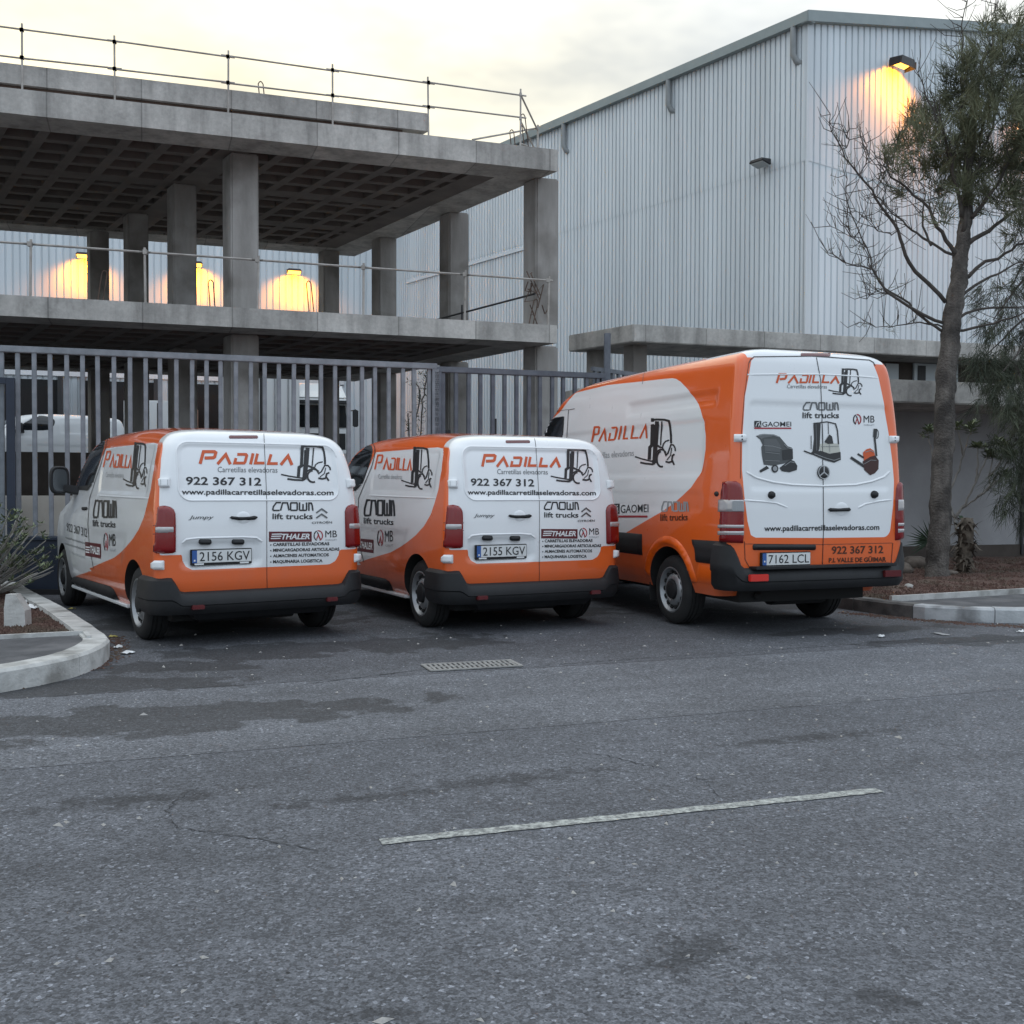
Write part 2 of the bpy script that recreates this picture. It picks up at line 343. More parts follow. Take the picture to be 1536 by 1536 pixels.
crack([(310, 1173), (285, 1187), (258, 1205), (252, 1222), (266, 1243), (300, 1247), (340, 1252), (385, 1259), (440, 1270), (500, 1281)], 0.011)
crack([(855, 1128), (905, 1133), (955, 1145), (1015, 1160), (1060, 1172), (1072, 1190), (1088, 1200)], 0.010)
crack([(1370, 1105), (1420, 1118), (1475, 1121)], 0.006)
crack([(455, 1027), (560, 1014), (640, 1004)], 0.022)
crack([(800, 1000), (900, 992), (1000, 985), (1120, 978), (1260, 968), (1400, 957)], 0.016)
# ---- drain grate
def drain():
    A = gp(650, 1007); B = gp(778, 1000); dx = (B - A).normalized(); t = thing('drain_grate', 'rusty pale slotted drain grate set flush in the asphalt', 'drain grate', (A.x, A.y, 0), math.atan2(dx.y, dx.x))
    W, D = (B - A).length, 0.25; M = noise_mat('grate_iron', (0.20, 0.20, 0.195), (0.34, 0.335, 0.32), 12, 0.7, 0.2, 5, metal=0.2)
    MB().box(-.03, -.03, .001, W + .03, D + .03, .005).build('pit', M_DARK, t)
    fr = MB(); fr.box(-.03, -.03, .005, W + .03, 0, .014); fr.box(-.03, D, .005, W + .03, D + .03, .014); fr.box(-.03, 0, .005, 0, D, .014); fr.box(W, 0, .005, W + .03, D, .014); fr.box(0, D / 2 - .012, .005, W, D / 2 + .012, .013)
    fr.build('frame', M, t)
    n = 17
    for i in range(n):
        x = W * (i + .5) / n
        MB().hexa([(x - .011, 0, .005), (x + .011, 0, .005), (x + .026, D, .005), (x + .004, D, .005), (x - .011, 0, .012), (x + .011, 0, .012), (x + .026, D, .012), (x + .004, D, .012)]).build('bar', M, t)
drain()

# ---- kerbs: each stone a piece of its own
def kerb_run(name, px_top, h, w, mats, seg=0.95, inward=1, parent_label=None):
    root = struct(bpy.data.objects.new(name, None)); col.objects.link(root)
    pts = [gp(px, py, h) for px, py in px_top]
    # resample by length
    Ls = [0]
    for a, b in zip(pts, pts[1:]): Ls.append(Ls[-1] + (b - a).length)
    def at(s):
        for i in range(len(pts) - 1):
            if s <= Ls[i + 1] + 1e-9: return pts[i].lerp(pts[i + 1], (s - Ls[i]) / (Ls[i + 1] - Ls[i]))
        return pts[-1].copy()
    n = max(1, round(Ls[-1] / seg)); prof = [(0, -.03), (.0, h * .86), (.018, h), (w, h), (w, -.03)]
    for k in range(n):
        s0, s1 = Ls[-1] * k / n + .004, Ls[-1] * (k + 1) / n - .004; m = 7; V = []; F = []; dz = random.uniform(-.006, .004); off = random.uniform(-.004, .004)
        for i in range(m):
            s = s0 + (s1 - s0) * i / (m - 1); p = at(s); d = (at(min(s + .15, Ls[-1])) - at(max(s - .15, 0))).normalized(); nn = Vector((-d.y, d.x, 0)) * inward
            for a, z in prof:
                q = p + nn * (a + off + random.uniform(-.002, .002)); V.append((q.x, q.y, z + (dz if z > 0 else 0)))
        P5 = len(prof)
        for i in range(m - 1):
            for j in range(P5 - 1): F.append((i * P5 + j, i * P5 + j + 1, (i + 1) * P5 + j + 1, (i + 1) * P5 + j))
        F.append(tuple(range(P5))); F.append(tuple((m - 1) * P5 + j for j in reversed(range(P5))))
        me = bpy.data.meshes.new('kerb_stone'); me.from_pydata(V, [], F); bm = bmesh.new(); bm.from_mesh(me); bmesh.ops.recalc_face_normals(bm, faces=bm.faces); bm.to_mesh(me); bm.free()
        finish(me, mats(k, n)); link('kerb_stone', me, root)
    return root, at, Ls[-1]
KH = 0.16
kerb_l_px = [(-260, 1025), (-120, 1015), (0, 1003.6), (65.6, 993), (110, 983.5), (134, 976), (151, 969), (163, 961), (165, 956), (161, 950), (152, 944.5), (140.6, 937), (100, 912), (51.6, 887), (22, 870), (3, 858)]
kerb_run('planter_kerb', kerb_l_px, KH, 0.20, lambda k, n: M_KERB, 0.85, 1)
kerb_r_px = [(1205, 886.5), (1240, 890.5), (1276.6, 895.6), (1326.7, 902), (1386, 908), (1471, 912), (1536, 913.5), (1700, 910), (1900, 905)]
kerb_run('verge_kerb', kerb_r_px, 0.15, 0.17, lambda k, n: M_KERB_D if k < 2 else M_KERB_P, 0.85, 1)
def fill_poly(name, pts, m, sub=0.0, amp=0.0):
    bm = bmesh.new(); vs = [bm.verts.new(p) for p in pts]; f = bm.faces.new(vs)
    if f.normal.z < 0: f.normal_flip()
    bmesh.ops.triangulate(bm, faces=[f])
    if sub:
        for _ in range(6):
            es = [e for e in bm.edges if e.calc_length() > sub]
            if not es: break
            bmesh.ops.subdivide_edges(bm, edges=es, cuts=1); bmesh.ops.triangulate(bm, faces=bm.faces)
        for v in bm.verts:
            if not v.is_boundary: v.co.z += random.gauss(0, amp)
    me = bpy.data.meshes.new(name); bm.to_mesh(me); bm.free(); finish(me, m, bool(sub)); return struct(link(name, me))
# left planter: pavement strip in front, soil behind, low edging between them
inner = [gp(-260, 1003, KH), gp(0, 992, KH), gp(66, 981, KH), gp(108, 970, KH), gp(131, 962, KH), gp(134, 957, KH), gp(128, 948.5, KH), gp(0, 955, KH), gp(-260, 968, KH)]
fill_poly('planter_pavement', [p + Vector((0, 0, -.02)) for p in inner], M_PAVE)
soil = [gp(-260, 968, KH), gp(0, 955, KH), gp(128, 948.5, KH), gp(95, 922, KH), gp(46, 895, KH), gp(6, 872, KH), gp(-260, 870, KH)]
fill_poly('planter_soil', [p + Vector((0, 0, -.05)) for p in soil], M_SOIL, 0.14, 0.008)
ed = [gp(-260, 968, KH), gp(0, 955, KH), gp(112, 949.3, KH), gp(127, 948.5, KH), gp(133, 956, KH)]
rr = struct(bpy.data.objects.new('planter_edging', None)); col.objects.link(rr)
for a, b in zip(ed, ed[1:]):
    MB().bar(a + Vector((0, 0, -.05)), b + Vector((0, 0, -.05)), 0.035, 0.13).build('edging_stone', M_KERB, rr)
# right verge: asphalt pavement triangle, cinder bed
v0 = [gp(1336, 901, .15), gp(1386, 905.5, .15), gp(1471, 909, .15), gp(1536, 910.5, .15), gp(1900, 900, .15), gp(1900, 872, .15), gp(1536, 889.5, .15)]
fill_poly('verge_pavement', [p + Vector((0, 0, -.012)) for p in v0], M_PAVE)
s0 = [gp(1195, 883, .15), gp(1276, 893, .15), gp(1336, 901, .15), gp(1536, 889.5, .15), gp(1900, 872, .15), gp(1900, 826, .15), gp(1420, 834, .15), gp(1180, 838, .15)]
fill_poly('verge_soil', [p + Vector((0, 0, -.03)) for p in s0], M_SOIL, 0.30, 0.015)
rr = struct(bpy.data.objects.new('verge_edging', None)); col.objects.link(rr)
for (a, b) in (((1336, 900.6), (1436, 894.6)), ((1436, 894.6), (1536, 888.6)), ((1536, 888.6), (1700, 880))):
    MB().bar(gp(*a, .15), gp(*b, .15), 0.04, 0.10).build('edging_stone', M_KERB, rr)
# cinder gravel on both beds
def gravel(name, polys, n, z, label, smin=.008, smax=.03):
    V = []; F = []
    base = [(-1, -.8, -.5), (1, -.7, -.4), (.2, 1, -.5), (-.1, .1, .8)]
    cnt = 0
    while cnt < n:
        tri = polys[rng.integers(len(polys))]; a, b = rng.random(2)
        if a + b > 1: a, b = 1 - a, 1 - b
        p = tri[0] + (tri[1] - tri[0]) * a + (tri[2] - tri[0]) * b
        s = rng.uniform(smin, smax) * rng.uniform(.5, 1); an = rng.uniform(0, 6.28); k = len(V)
        for x, y, zz in base:
            x *= s * rng.uniform(.6, 1.3); y *= s * rng.uniform(.6, 1.3)
            V.append((p.x + x * math.cos(an) - y * math.sin(an), p.y + x * math.sin(an) + y * math.cos(an), z + zz * s + s * .3))
        F += [(k, k + 1, k + 3), (k + 1, k + 2, k + 3), (k + 2, k, k + 3)]; cnt += 1
    o = pyobj(name, V, F, M_SOIL); o['kind'] = 'stuff'; tag(o, label, 'gravel'); return o
q = [gp(*p, .11) for p in ((-60, 962), (128, 949), (95, 922), (46, 895), (6, 872), (-60, 872))]
gravel('cinder_gravel', [(q[0], q[1], q[2]), (q[0], q[2], q[3]), (q[0], q[3], q[4]), (q[0], q[4], q[5])], 5000, .112, 'reddish brown cinder gravel in the kerbed planter beside the parked van')
q = [gp(*p, .12) for p in ((1276, 893), (1336, 901), (1536, 890), (1620, 885), (1620, 838), (1350, 838))]
gravel('cinder_gravel', [(q[0], q[1], q[5]), (q[1], q[2], q[5]), (q[2], q[4], q[5]), (q[2], q[3], q[4])], 9000, .122, 'brown cinder gravel bed under the tall tree', .012, .04)

# ================================================================== BUILDINGS
E_ = unit(19.0)                                   # front edge direction of the concrete frame and the fence
S_ = Vector((-0.55, 0.836, 0)).normalized()       # its side direction, going back
FR = Vector((0.90, 21.7, 0))
ZS = 7.75                                         # soffit of the roof slab
def pq(a, b): return FR - E_ * a + S_ * b          # a metres left of the right end, b metres back
def slab(root, name, z0, z1, length, depth, cell=0.70, rib=0.19, edge=0.85):
    # plate, edge beams and waffle ribs
    P = pq(0, 0); rd = 0.17
    mb = MB(); mb.obox(P, -E_ * length, S_ * depth, z0 + rd, z1)
    mb.obox(P, -E_ * length, S_ * edge, z0, z0 + rd); mb.obox(pq(0, depth - edge), -E_ * length, S_ * edge, z0, z0 + rd)
    mb.obox(pq(0, edge), -E_ * edge, S_ * (depth - 2 * edge), z0, z0 + rd)
    mb.build(name, M_CONC, root)
    rb = MB(); a = edge; i = 0
    while a < length - .2:
        w = rib if i % 7 else 0.55
        rb.obox(pq(a, edge), -E_ * w, S_ * (depth - 2 * edge), z0 + .004, z0 + rd + .004); a += cell; i += 1
    b = edge + cell - rib; i = 1
    while b < depth - edge - .1:
        w = rib if i % 4 else 0.5
        rb.obox(pq(edge, b), -E_ * (length - edge), S_ * w, z0 + .008, z0 + rd + .008); b += cell; i += 1
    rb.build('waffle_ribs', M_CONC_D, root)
frame = thing('concrete_frame', 'unfinished grey concrete building frame with two open waffle slabs on columns', 'building', tuple(FR))
_inv = Matrix.Translation(-FR)
FRAME_PARTS = []
def under(root, o):
    o.matrix_parent_inverse = Matrix.Translation(-Vector(root.location)); return o
n0 = len(bpy.data.objects)
before = set(bpy.data.objects)
LEN, DEP = 26.0, 9.6
slab(frame, 'roof_slab', ZS, ZS + .43, LEN, DEP)
slab(frame, 'floor_slab', 4.30, 4.66, LEN - .05, DEP)
# roof upstand beam set back from the edge, lying on stubs
MB().obox(pq(2.62, .10), -E_ * (18 - 2.7), S_ * .32, ZS + .54, ZS + .88).build('upstand_beam', M_CONC, frame)
for a0, a1 in ((3.1, 6.3), (6.32, 10.35), (10.9, 15.8)):
    MB().obox(pq(a0, .20), -E_ * (a1 - a0), S_ * .16, ZS + .425, ZS + .545).build('beam_packing', noise_mat('rust_brown_packing', (.085, .05, .038), (.16, .11, .09), 4, .95, .2), frame)
# columns, both storeys, bevelled edges
cols = [(811, .55, .50), (681, 3.9, .48), (576, 7.0, .46), (493, 9.0, .42), (361, .95, .52), (273, 3.6, .48), (204, 6.6, .46), (147, 8.8, .44), (-110, .9, .5), (-170, 4.2, .5)]
for px, b, w in cols:
    c = on_line(px, 400, pq(0, b + w / 2), E_); c = Vector((c.x, c.y, 0))
    for z0, z1 in ((4.655, ZS + .01), (-.05, 4.31)):
        mb = MB(); mb.obox(c - E_ * w / 2 - S_ * w / 2, E_ * w, S_ * w, z0, z1); mb.build('column', M_COLUMN, frame, bevel=.03)
# rebar loops on the slab edges
for a, b, z in ((10.9, .5, ZS + .43), (5.7, .35, ZS + .43), (.55, .25, ZS + .43), (6.6, .5, 4.66), (4.85, .3, 4.66), (.5, .2, 4.66), (8.6, .35, 4.66), (.25, 1.2, ZS + .43)):
    c = pq(a, b); ln = random.uniform(-.12, .12); h = random.uniform(.45, .72); w = .09
    pts = [c + Vector((0, 0, z - .05)), c + E_ * ln + Vector((0, 0, z + h))]
    top = [c + E_ * (ln + w * t) + Vector((0, 0, z + h + .05 * math.sin(math.pi * t))) for t in (0, .25, .5, .75, 1)]
    MB().tube([pts[0]] + top + [c + E_ * w + Vector((0, 0, z - .05))], .011, 5).build('rebar_loop', M_REBAR, frame)
# loose tie wires on the right-hand column
for k in range(7):
    a = .28 + random.uniform(-.25, .25); c = pq(a, .28); z = 4.75 + random.uniform(0, .8)
    MB().tube([c + Vector((random.gauss(0, .12), random.gauss(0, .05), max(4.66, z + random.gauss(0, .22) * (i > 0)))) for i in range(4)], .012, 5).build('tie_wire', M_REBAR, frame)
# ---- guard rails of scaffold tube
gr = thing('roof_guard_rail', 'thin two-rail scaffold tube guard rail along the roof edge of the concrete frame', 'guard rail', tuple(pq(0, 0) + Vector((0, 0, ZS + .43))))
zt = ZS + .43
posts = [on_line(x, 100, pq(0, .04), E_) for x in (-120, 33, 172, 342, 499, 643, 781)]
for i, p in enumerate(posts):
    b = Vector((p.x, p.y, zt)); t0 = b + Vector((random.uniform(-.02, .02), 0, 1.13))
    MB().tube([b - Vector((0, 0, .25)) if 0 < i < 5 else b, t0], .018, 7).build('post', M_TUBE, gr)
for i, (p, q_) in enumerate(zip(posts, posts[1:])):
    for h in (1.02, .55):
        MB().tube([Vector((p.x, p.y, zt + h + random.uniform(-.02, .02))) - E_ * .12, Vector((q_.x, q_.y, zt + h + random.uniform(-.02, .02))) + E_ * .12], .0165, 6).build('rail', M_TUBE, gr)
        for e in (p, q_):
            MB().box(e.x - .027, e.y - .027, zt + h - .03, e.x + .027, e.y + .027, zt + h + .03).build('clamp', M_TUBE, gr)
p = posts[-1]; e2 = on_line(808, 100, pq(0, .3), E_); B0 = Vector((p.x, p.y, zt)); E2 = Vector((e2.x, e2.y + .5, zt))
MB().tube([E2, E2 + Vector((0, 0, .72))], .022, 7).build('post', M_TUBE, gr)
for a, b in ((B0 + Vector((0, 0, 1.02)), E2 + Vector((0, 0, .6))), (B0 + Vector((0, 0, .5)), E2 + Vector((0, 0, .1))), (B0 - E_ * 1.0 + Vector((0, 0, .02)), E2 + Vector((0, 0, .66))), (B0 + Vector((0, 0, .05)), E2 + Vector((0, 0, .2)))):
    MB().tube([a, b], .02, 6).build('brace', M_TUBE, gr)
gr2 = thing('floor_guard_rail', 'single-rail scaffold tube guard rail along the middle floor edge', 'guard rail', tuple(pq(0, 0) + Vector((0, 0, 4.66))))
posts = [on_line(x, 400, pq(0, .15), E_) for x in (-120, 45, 218, 386, 545, 697, 822)]
for p in posts:
    MB().tube([Vector((p.x, p.y, 4.5)), Vector((p.x + random.uniform(-.02, .03), p.y, 5.66))], .023, 7).build('post', M_TUBE, gr2)
    MB().box(p.x - .035, p.y - .035, 5.54, p.x + .035, p.y + .035, 5.62).build('clamp', M_TUBE, gr2)
for p, q_ in zip(posts, posts[1:]):
    MB().tube([Vector((p.x, p.y, 5.58)) - E_ * .1, Vector((q_.x, q_.y, 5.58)) + E_ * .1], .021, 6).build('rail', M_TUBE, gr2)
sp = [pq(.3, .3), pq(.3, 3.2), pq(.3, 6.2), pq(.3, 9.2)]
for p in sp[1:]:
    MB().tube([Vector((p.x, p.y, 4.5)), Vector((p.x, p.y, 5.5))], .023, 7).build('post', M_BLACK, gr2)
for p, q_ in zip(sp, sp[1:]):
    MB().tube([Vector((p.x, p.y, 5.32)), Vector((q_.x, q_.y, 5.32))], .021, 6).build('rail', M_BLACK, gr2)
for o in (frame, gr, gr2):
    for c in o.children: under(o, c)

# ---- warehouse with ribbed cladding
WD = Vector((-0.600, 0.800, 0)); WR = Vector((0.800, 0.600, 0))
WC = on_line(1209, 300, (0, 29), (1, 0)); WC = Vector((WC.x, WC.y, 0))
Z_E = on_line(1212, 30, WC, WR).z
slope = .225
def clad_mat(name, c):
    m = mat(name, c, 0.45, 0.0); t, N, L, b = nodes(m)
    tc = N('ShaderNodeTexCoord'); mp = N('ShaderNodeMapping'); mp.inputs['Scale'].default_value = (1, 1, .08); L(tc.outputs['Object'], mp.inputs[0])
    n = N('ShaderNodeTexNoise'); n.inputs['Scale'].default_value = 1.3; n.inputs['Detail'].default_value = 6; L(mp.outputs[0], n.inputs['Vector'])
    r = N('ShaderNodeValToRGB'); r.color_ramp.elements[0].position = .3; r.color_ramp.elements[1].position = .7
    r.color_ramp.elements[0].color = (c[0] * .86, c[1] * .86, c[2] * .86, 1); r.color_ramp.elements[1].color = (min(1, c[0] * 1.06), min(1, c[1] * 1.06), min(1, c[2] * 1.06), 1); L(n.outputs[0], r.inputs[0]); L(r.outputs[0], b.inputs['Base Color'])
    return m
M_CLAD = clad_mat('ribbed_cladding', (0.64, 0.69, 0.72)); M_TRIM = noise_mat('grey_green_flashing', (0.21, 0.25, 0.25), (0.26, 0.30, 0.30), 2, 0.45, 0)
def cladding(name, P, D, length, s, z0, ztop, rib=.035, root=None, splits=()):
    """vertical trapezoidal sheet along D; outward is to the right of D rotated -90; ztop(t) gives the upper edge; laps at splits"""
    out_ = Vector((D.y, -D.x, 0))
    if out_.dot(Vector((0, 1, 0))) > 0: out_ = -out_
    V = []; F = []
    prof = [(0, rib), (.68, rib), (.73, 0), (.92, 0), (.97, rib)]
    tt = []
    for i in range(int(length / s)):
        for u_, o in prof: tt.append(((i + u_) * s, o))
    tt.append((int(length / s) * s, rib))
    levels = [z0] + list(splits) + [None]
    for k in range(len(levels) - 1):
        base = len(V)
        for t, o in tt:
            q = P + D * t + out_ * (o + .012 * k); a = levels[k]; b = levels[k + 1]
            V.append((q.x, q.y, a)); V.append((q.x, q.y, (b + .05) if b is not None else ztop(t)))
        for i in range(len(tt) - 1):
            a = base + 2 * i; F.append((a, a + 2, a + 3, a + 1))
    return under(root, pyobj(name, V, F, M_CLAD, root))
wh = thing('warehouse', 'tall pale metal-clad warehouse with ribbed walls and a rising gable end', 'warehouse', tuple(WC))
ZLAP = on_line(1205, 243, WC, WD).z
cladding('side_cladding', WC, WD, 21.8, .175, 0.0, lambda t: Z_E - .1, .060, wh, (ZLAP,))
cladding('gable_cladding', WC, WR, 40, .275, 0.0, lambda t: Z_E - .12 + slope * t, .050, wh, (ZLAP,))
cw = MB().obox(WC - WR * .02 - WD * .02, WR * .10, WD * .10, 0, Z_E - .1)
under(wh, MB().obox(WC - WR * .06 - WD * .06, WR * .09, WD * .09, 0, Z_E - .06).build('corner_flashing', M_CLAD, wh))
def pr(P, Q, w, z0, z1, up0=0, up1=0):   # fascia strip between two plan points, thickness w outward both ways
    d = (Q - P).normalized(); n = Vector((-d.y, d.x, 0)) * w
    return [(*(P - n).xy, z0 + up0), (*(Q - n).xy, z0 + up1), (*(Q + n).xy, z0 + up1), (*(P + n).xy, z0 + up0), (*(P - n).xy, z1 + up0), (*(Q - n).xy, z1 + up1), (*(Q + n).xy, z1 + up1), (*(P + n).xy, z1 + up0)]
oL = -WR * .10; oG = -WD * .10
under(wh, MB().hexa(pr(WC + oL - WD * .2, WC + WD * 21.8 + oL, .16, Z_E - .14, Z_E + .12)).build('eaves_gutter', M_TRIM, wh))
under(wh, MB().hexa(pr(WC + oG - WR * .25, WC + WR * 40 + oG, .12, Z_E - .16, Z_E + .13, 0, slope * 40)).build('verge_flashing', M_TRIM, wh))
rv = [WC, WC + WR * 40, WC + WR * 40 + WD * 22, WC + WD * 22]
under(wh, pyobj('roof', [(rv[0].x, rv[0].y, Z_E), (rv[1].x, rv[1].y, Z_E + slope * 40), (rv[2].x, rv[2].y, Z_E + slope * 40), (rv[3].x, rv[3].y, Z_E)], [(0, 1, 2, 3)], M_TRIM, wh))
under(wh, MB().obox(WC + WR * .3 + WD * .3, WR * 39, WD * 20, .1, Z_E - .4).build('inner_wall', M_DARK, wh))
M_PIPE = noise_mat('grey_downpipe', (0.22, 0.235, 0.24), (0.30, 0.315, 0.32), 2, 0.5, 0)
for px in (1192, 1005, 848):
    q = on_line(px, 80, WC - WR * .12, WD); b = Vector((q.x, q.y, 0)); z = Z_E - .12
    under(wh, MB().tube([b - WR * .06 + Vector((0, 0, z)), b - WR * .06 + Vector((0, 0, z - .75)), b + WR * .0 + WD * -.06 + Vector((0, 0, z - .92)), b + WR * .12 - WD * .12 + Vector((0, 0, z - .98))], .085, 10).build('rainwater_outlet', M_PIPE, wh, sharp=50))
# flashing round the large side opening panel
ta = on_line(838, 356, WC, WD); zt_ = ta.z; ta = Vector((ta.x, ta.y, 0)); far = WC + WD * 20.5
under(wh, MB().hexa(pr(ta - WR * .06, far - WR * .06, .05, zt_ - .12, zt_)).build('opening_trim', M_CLAD, wh))
under(wh, MB().hexa(pr(ta - WR * .06, ta - WR * .06 + WD * .16, .05, 0, zt_ + .02)).build('opening_trim', M_CLAD, wh))
under(wh, MB().hexa(pr(WC + WD * 2 - WR * .07, WC + WD * 21 - WR * .07, .05, 2.72, 2.92)).build('dark_rail', M_DARK, wh))
def wall_lamp(name, P, N_, label, lit, w=.42, power=0, group=None, lip=False):
    """boxy floodlight on a short arm; lens looks down"""
    t = thing(name, label, 'wall lamp', tuple(P), math.atan2(N_.y, N_.x) - math.pi / 2, group)   # local +y = outward
    hd = MB(); hd.hexa([(-w / 2, .16, -.10), (w / 2, .16, -.10), (w / 2, .52, -.03), (-w / 2, .52, -.03), (-w / 2, .16, .06), (w / 2, .16, .06), (w / 2 * .8, .50, .05), (-w / 2 * .8, .50, .05)])
    hd.build('hood', M_BLACK, t, bevel=.012)
    MB().box(-.04, -.03, -.03, .04, .17, .03).build('arm', M_BLACK, t)
    if lip: MB().hexa([(-w / 2, .525, -.20), (w / 2, .525, -.20), (w / 2, .545, -.20), (-w / 2, .545, -.20), (-w / 2 * .8, .505, .05), (w / 2 * .8, .505, .05), (w / 2 * .8, .53, .05), (-w / 2 * .8, .53, .05)]).build('front_shield', M_BLACK, t); [MB().box(min(s * w / 2, s * (w / 2 + .012)), .16, -.20, max(s * w / 2, s * (w / 2 + .012)), .54, .0).build('side_shield', M_BLACK, t) for s in (-1, 1)]
    if lit:
        m = mat('sodium_lens', (1, .6, .2), .4); b = m.node_tree.nodes['Principled BSDF']; b.inputs['Emission Color'].default_value = (1, .42, .06, 1); b.inputs['Emission Strength'].default_value = 3
    else: m = mat('dull_lens', (.35, .38, .38), .2)
    MB().hexa([(-w * .42, .19, -.125), (w * .42, .19, -.125), (w * .42, .48, -.06), (-w * .42, .48, -.06), (-w * .42, .19, -.10), (w * .42, .19, -.10), (w * .42, .48, -.03), (-w * .42, .48, -.03)]).build('lens', m, t)
    if lit:
        ld = bpy.data.lights.new('sodium_light', 'SPOT'); ld.energy = power; ld.color = (1.0, .30, .0); ld.spot_size = math.radians(150); ld.spot_blend = .8; ld.shadow_soft_size = .12
        lo = bpy.data.objects.new('sodium_light', ld); col.objects.link(lo); lo.parent = t; lo.location = (0, .46, -.17)
        lo.rotation_euler = (math.radians(-24), 0, 0)
    return t
nG = -WD; nL = -WR
q = on_line(1338, 97, WC - WD * .03, WR); wall_lamp('wall_lamp', q, nG, 'lit orange sodium floodlight high on the warehouse gable beside the tree', True, .75, 520, lip=True)
q = on_line(1552, 172, WC - WD * .03, WR); wall_lamp('wall_lamp', q, nG, 'lit orange sodium floodlight on the gable hidden behind the tree crown', True, .75, 520, lip=True)
q = on_line(1152, 246, WC - WR * .03, WD); wall_lamp('wall_lamp', q, nL, 'unlit black floodlight on the pale warehouse side wall', False, .5)
# ---- rear warehouse wing with loading docks
BC = WC + WD * 21.6; BDr = -unit(17.5)             # runs left from the far corner
rw = thing('loading_dock_wing', 'pale ribbed warehouse wing with dark loading docks behind the concrete frame', 'warehouse', tuple(BC))
nB = Vector((BDr.y, -BDr.x, 0)); nB = nB if nB.y < 0 else -nB
cladding('wall_cladding', BC, BDr, 34, .26, 0.0, lambda t: 15.5, .045, rw)
for i in range(9):
    c = BC + BDr * (2.6 + i * 3.55) + nB * .05; wdt = 2.9
    zt2 = 5.55
    under(rw, MB().obox(c, BDr * wdt, nB * .06, 1.2, zt2).build('dock_opening', M_DARK, rw))
    under(rw, MB().obox(c + nB * .0625, BDr * .16, nB * .5, 1.2, zt2 + .1).build('dock_buffer', M_BLACK, rw))
    under(rw, MB().obox(c + BDr * (wdt - .16) + nB * .0625, BDr * .16, nB * .5, 1.2, zt2 + .1).build('dock_buffer', M_BLACK, rw))
    if i % 2: under(rw, MB().obox(c + BDr * .3 + nB * .07, BDr * (wdt - .6), nB * .03, 2.4, 2.62).build('dock_sign', M_RENDER, rw))
under(rw, MB().obox(BC + BDr * 2.2 + nB * .05, BDr * 30, nB * .10, 5.7, 6.05).build('dock_fascia', M_CLAD, rw))
for px, py in ((127, 384), (292, 397), (440, 408)):
    q = on_line(px, py, BC + nB * .03, BDr)
    wall_lamp('wall_lamp', q, nB, {127: 'lit orange sodium lamp on the rear wing beside the thin dark rear column', 292: 'lit orange sodium lamp on the rear wing half hidden by a dark column', 440: 'lit orange sodium lamp on the rear wing right of the pale front column'}[px], True, .6, 480)
# raised yard and retaining walls
Y0 = pq(-14, 11.6)
Y0 = pq(3.2, 11.6)
struct(MB().obox(Y0, -E_ * 60, S_ * 22, -.1, 1.75).build('raised_yard', M_PAVE))
w1 = on_line(60, 700, pq(0, 6.0), E_)
tw = tag(MB().obox(pq(7.3, 5.2), -E_ * 9.6, S_ * .25, 0, 2.12).build('retaining_wall', M_BROWN), 'low dark brown blockwork wall behind the fence on the left', 'wall')
tag(MB().obox(pq(9.2, -2.8), -E_ * 6.0, S_ * .22, 0, 1.24).build('low_wall', M_BEIGE), 'low beige rendered wall just behind the fence bars', 'wall')

# ---- low gatehouse with flat concrete canopies
LG = unit(18.5)
PC = on_line(950, 486, (5.0 * 0 + 2.8, 24.4), LG)
GC = Vector((2.78, 24.4, 0)); zc1 = on_line(950, 486, GC, LG).z; 
gx = on_line(950, 486, (0, 24.4), (1, 0)); GC = Vector((gx.x, gx.y, 0)); zc1 = gx.z
gh = thing('gatehouse', 'low grey rendered gatehouse under two flat concrete canopies behind the tree', 'building', tuple(GC))
SW = Vector((-.60, .80, 0))
under(gh, MB().obox(GC, LG * 19, SW * 2.3, zc1 - .40, zc1).build('upper_canopy', M_CONC, gh, bevel=.02))
for a, b in ((.35, .45), (.30, 1.7), (6.0, .6), (12.0, .6)):
    c = GC + LG * a + SW * b; under(gh, MB().obox(c, LG * .34, SW * .34, 0, zc1 - .39).build('post', M_COLUMN, gh))
WB = gp(1420, 836, .12); WB.z = 0; wl = WB - LG * 4.6
under(gh, MB().obox(wl, LG * 18, Vector((-LG.y, LG.x, 0)) * .25, 0, 3.3).build('front_wall', M_RENDER, gh))
q = on_line(1420, 572, WB - Vector((-LG.y, LG.x, 0)) * 1.7, LG); zl = q.z; q = Vector((q.x, q.y, 0)); nl = Vector((-LG.y, LG.x, 0))
under(gh, MB().obox(q - LG * 5.2, LG * 18, nl * 4.0, zl - .37, zl).build('lower_canopy', M_CONC, gh, bevel=.02))
CW = GC + SW * 1.3 + LG * 5.5
under(gh, MB().obox(CW, LG * 13, SW * .2, 0, zc1 - .39).build('clerestory_wall', M_BROWN, gh))
M_PALE = mat('pale_window', (.42, .46, .48), .25)
for px, w in ((1336, .40), (1388, .80), (1432, .12)):
    a = on_line(px, 545, CW - SW * .03, LG); c = Vector((a.x, a.y, 0)) - LG * w / 2; z0_ = on_line(px, 567, CW, LG).z; z1_ = on_line(px, 546, CW, LG).z
    f = under(gh, MB().obox(c, LG * w, SW * -.05, z0_ - .3, z1_).build('clerestory_window', M_PALE, gh))
    if w > .5: under(gh, MB().obox(c + LG * .1 - SW * .053, LG * .25, SW * -.01, z0_ - .2, z1_ - .06).build('pane', M_BLACK, gh))
a = on_line(1531, 700, wl - nl * .03, LG); c = Vector((a.x, a.y, 0))
under(gh, MB().obox(c, LG * .05, nl * -.05, .15, 2.6).build('drainpipe', M_BLACK, gh))
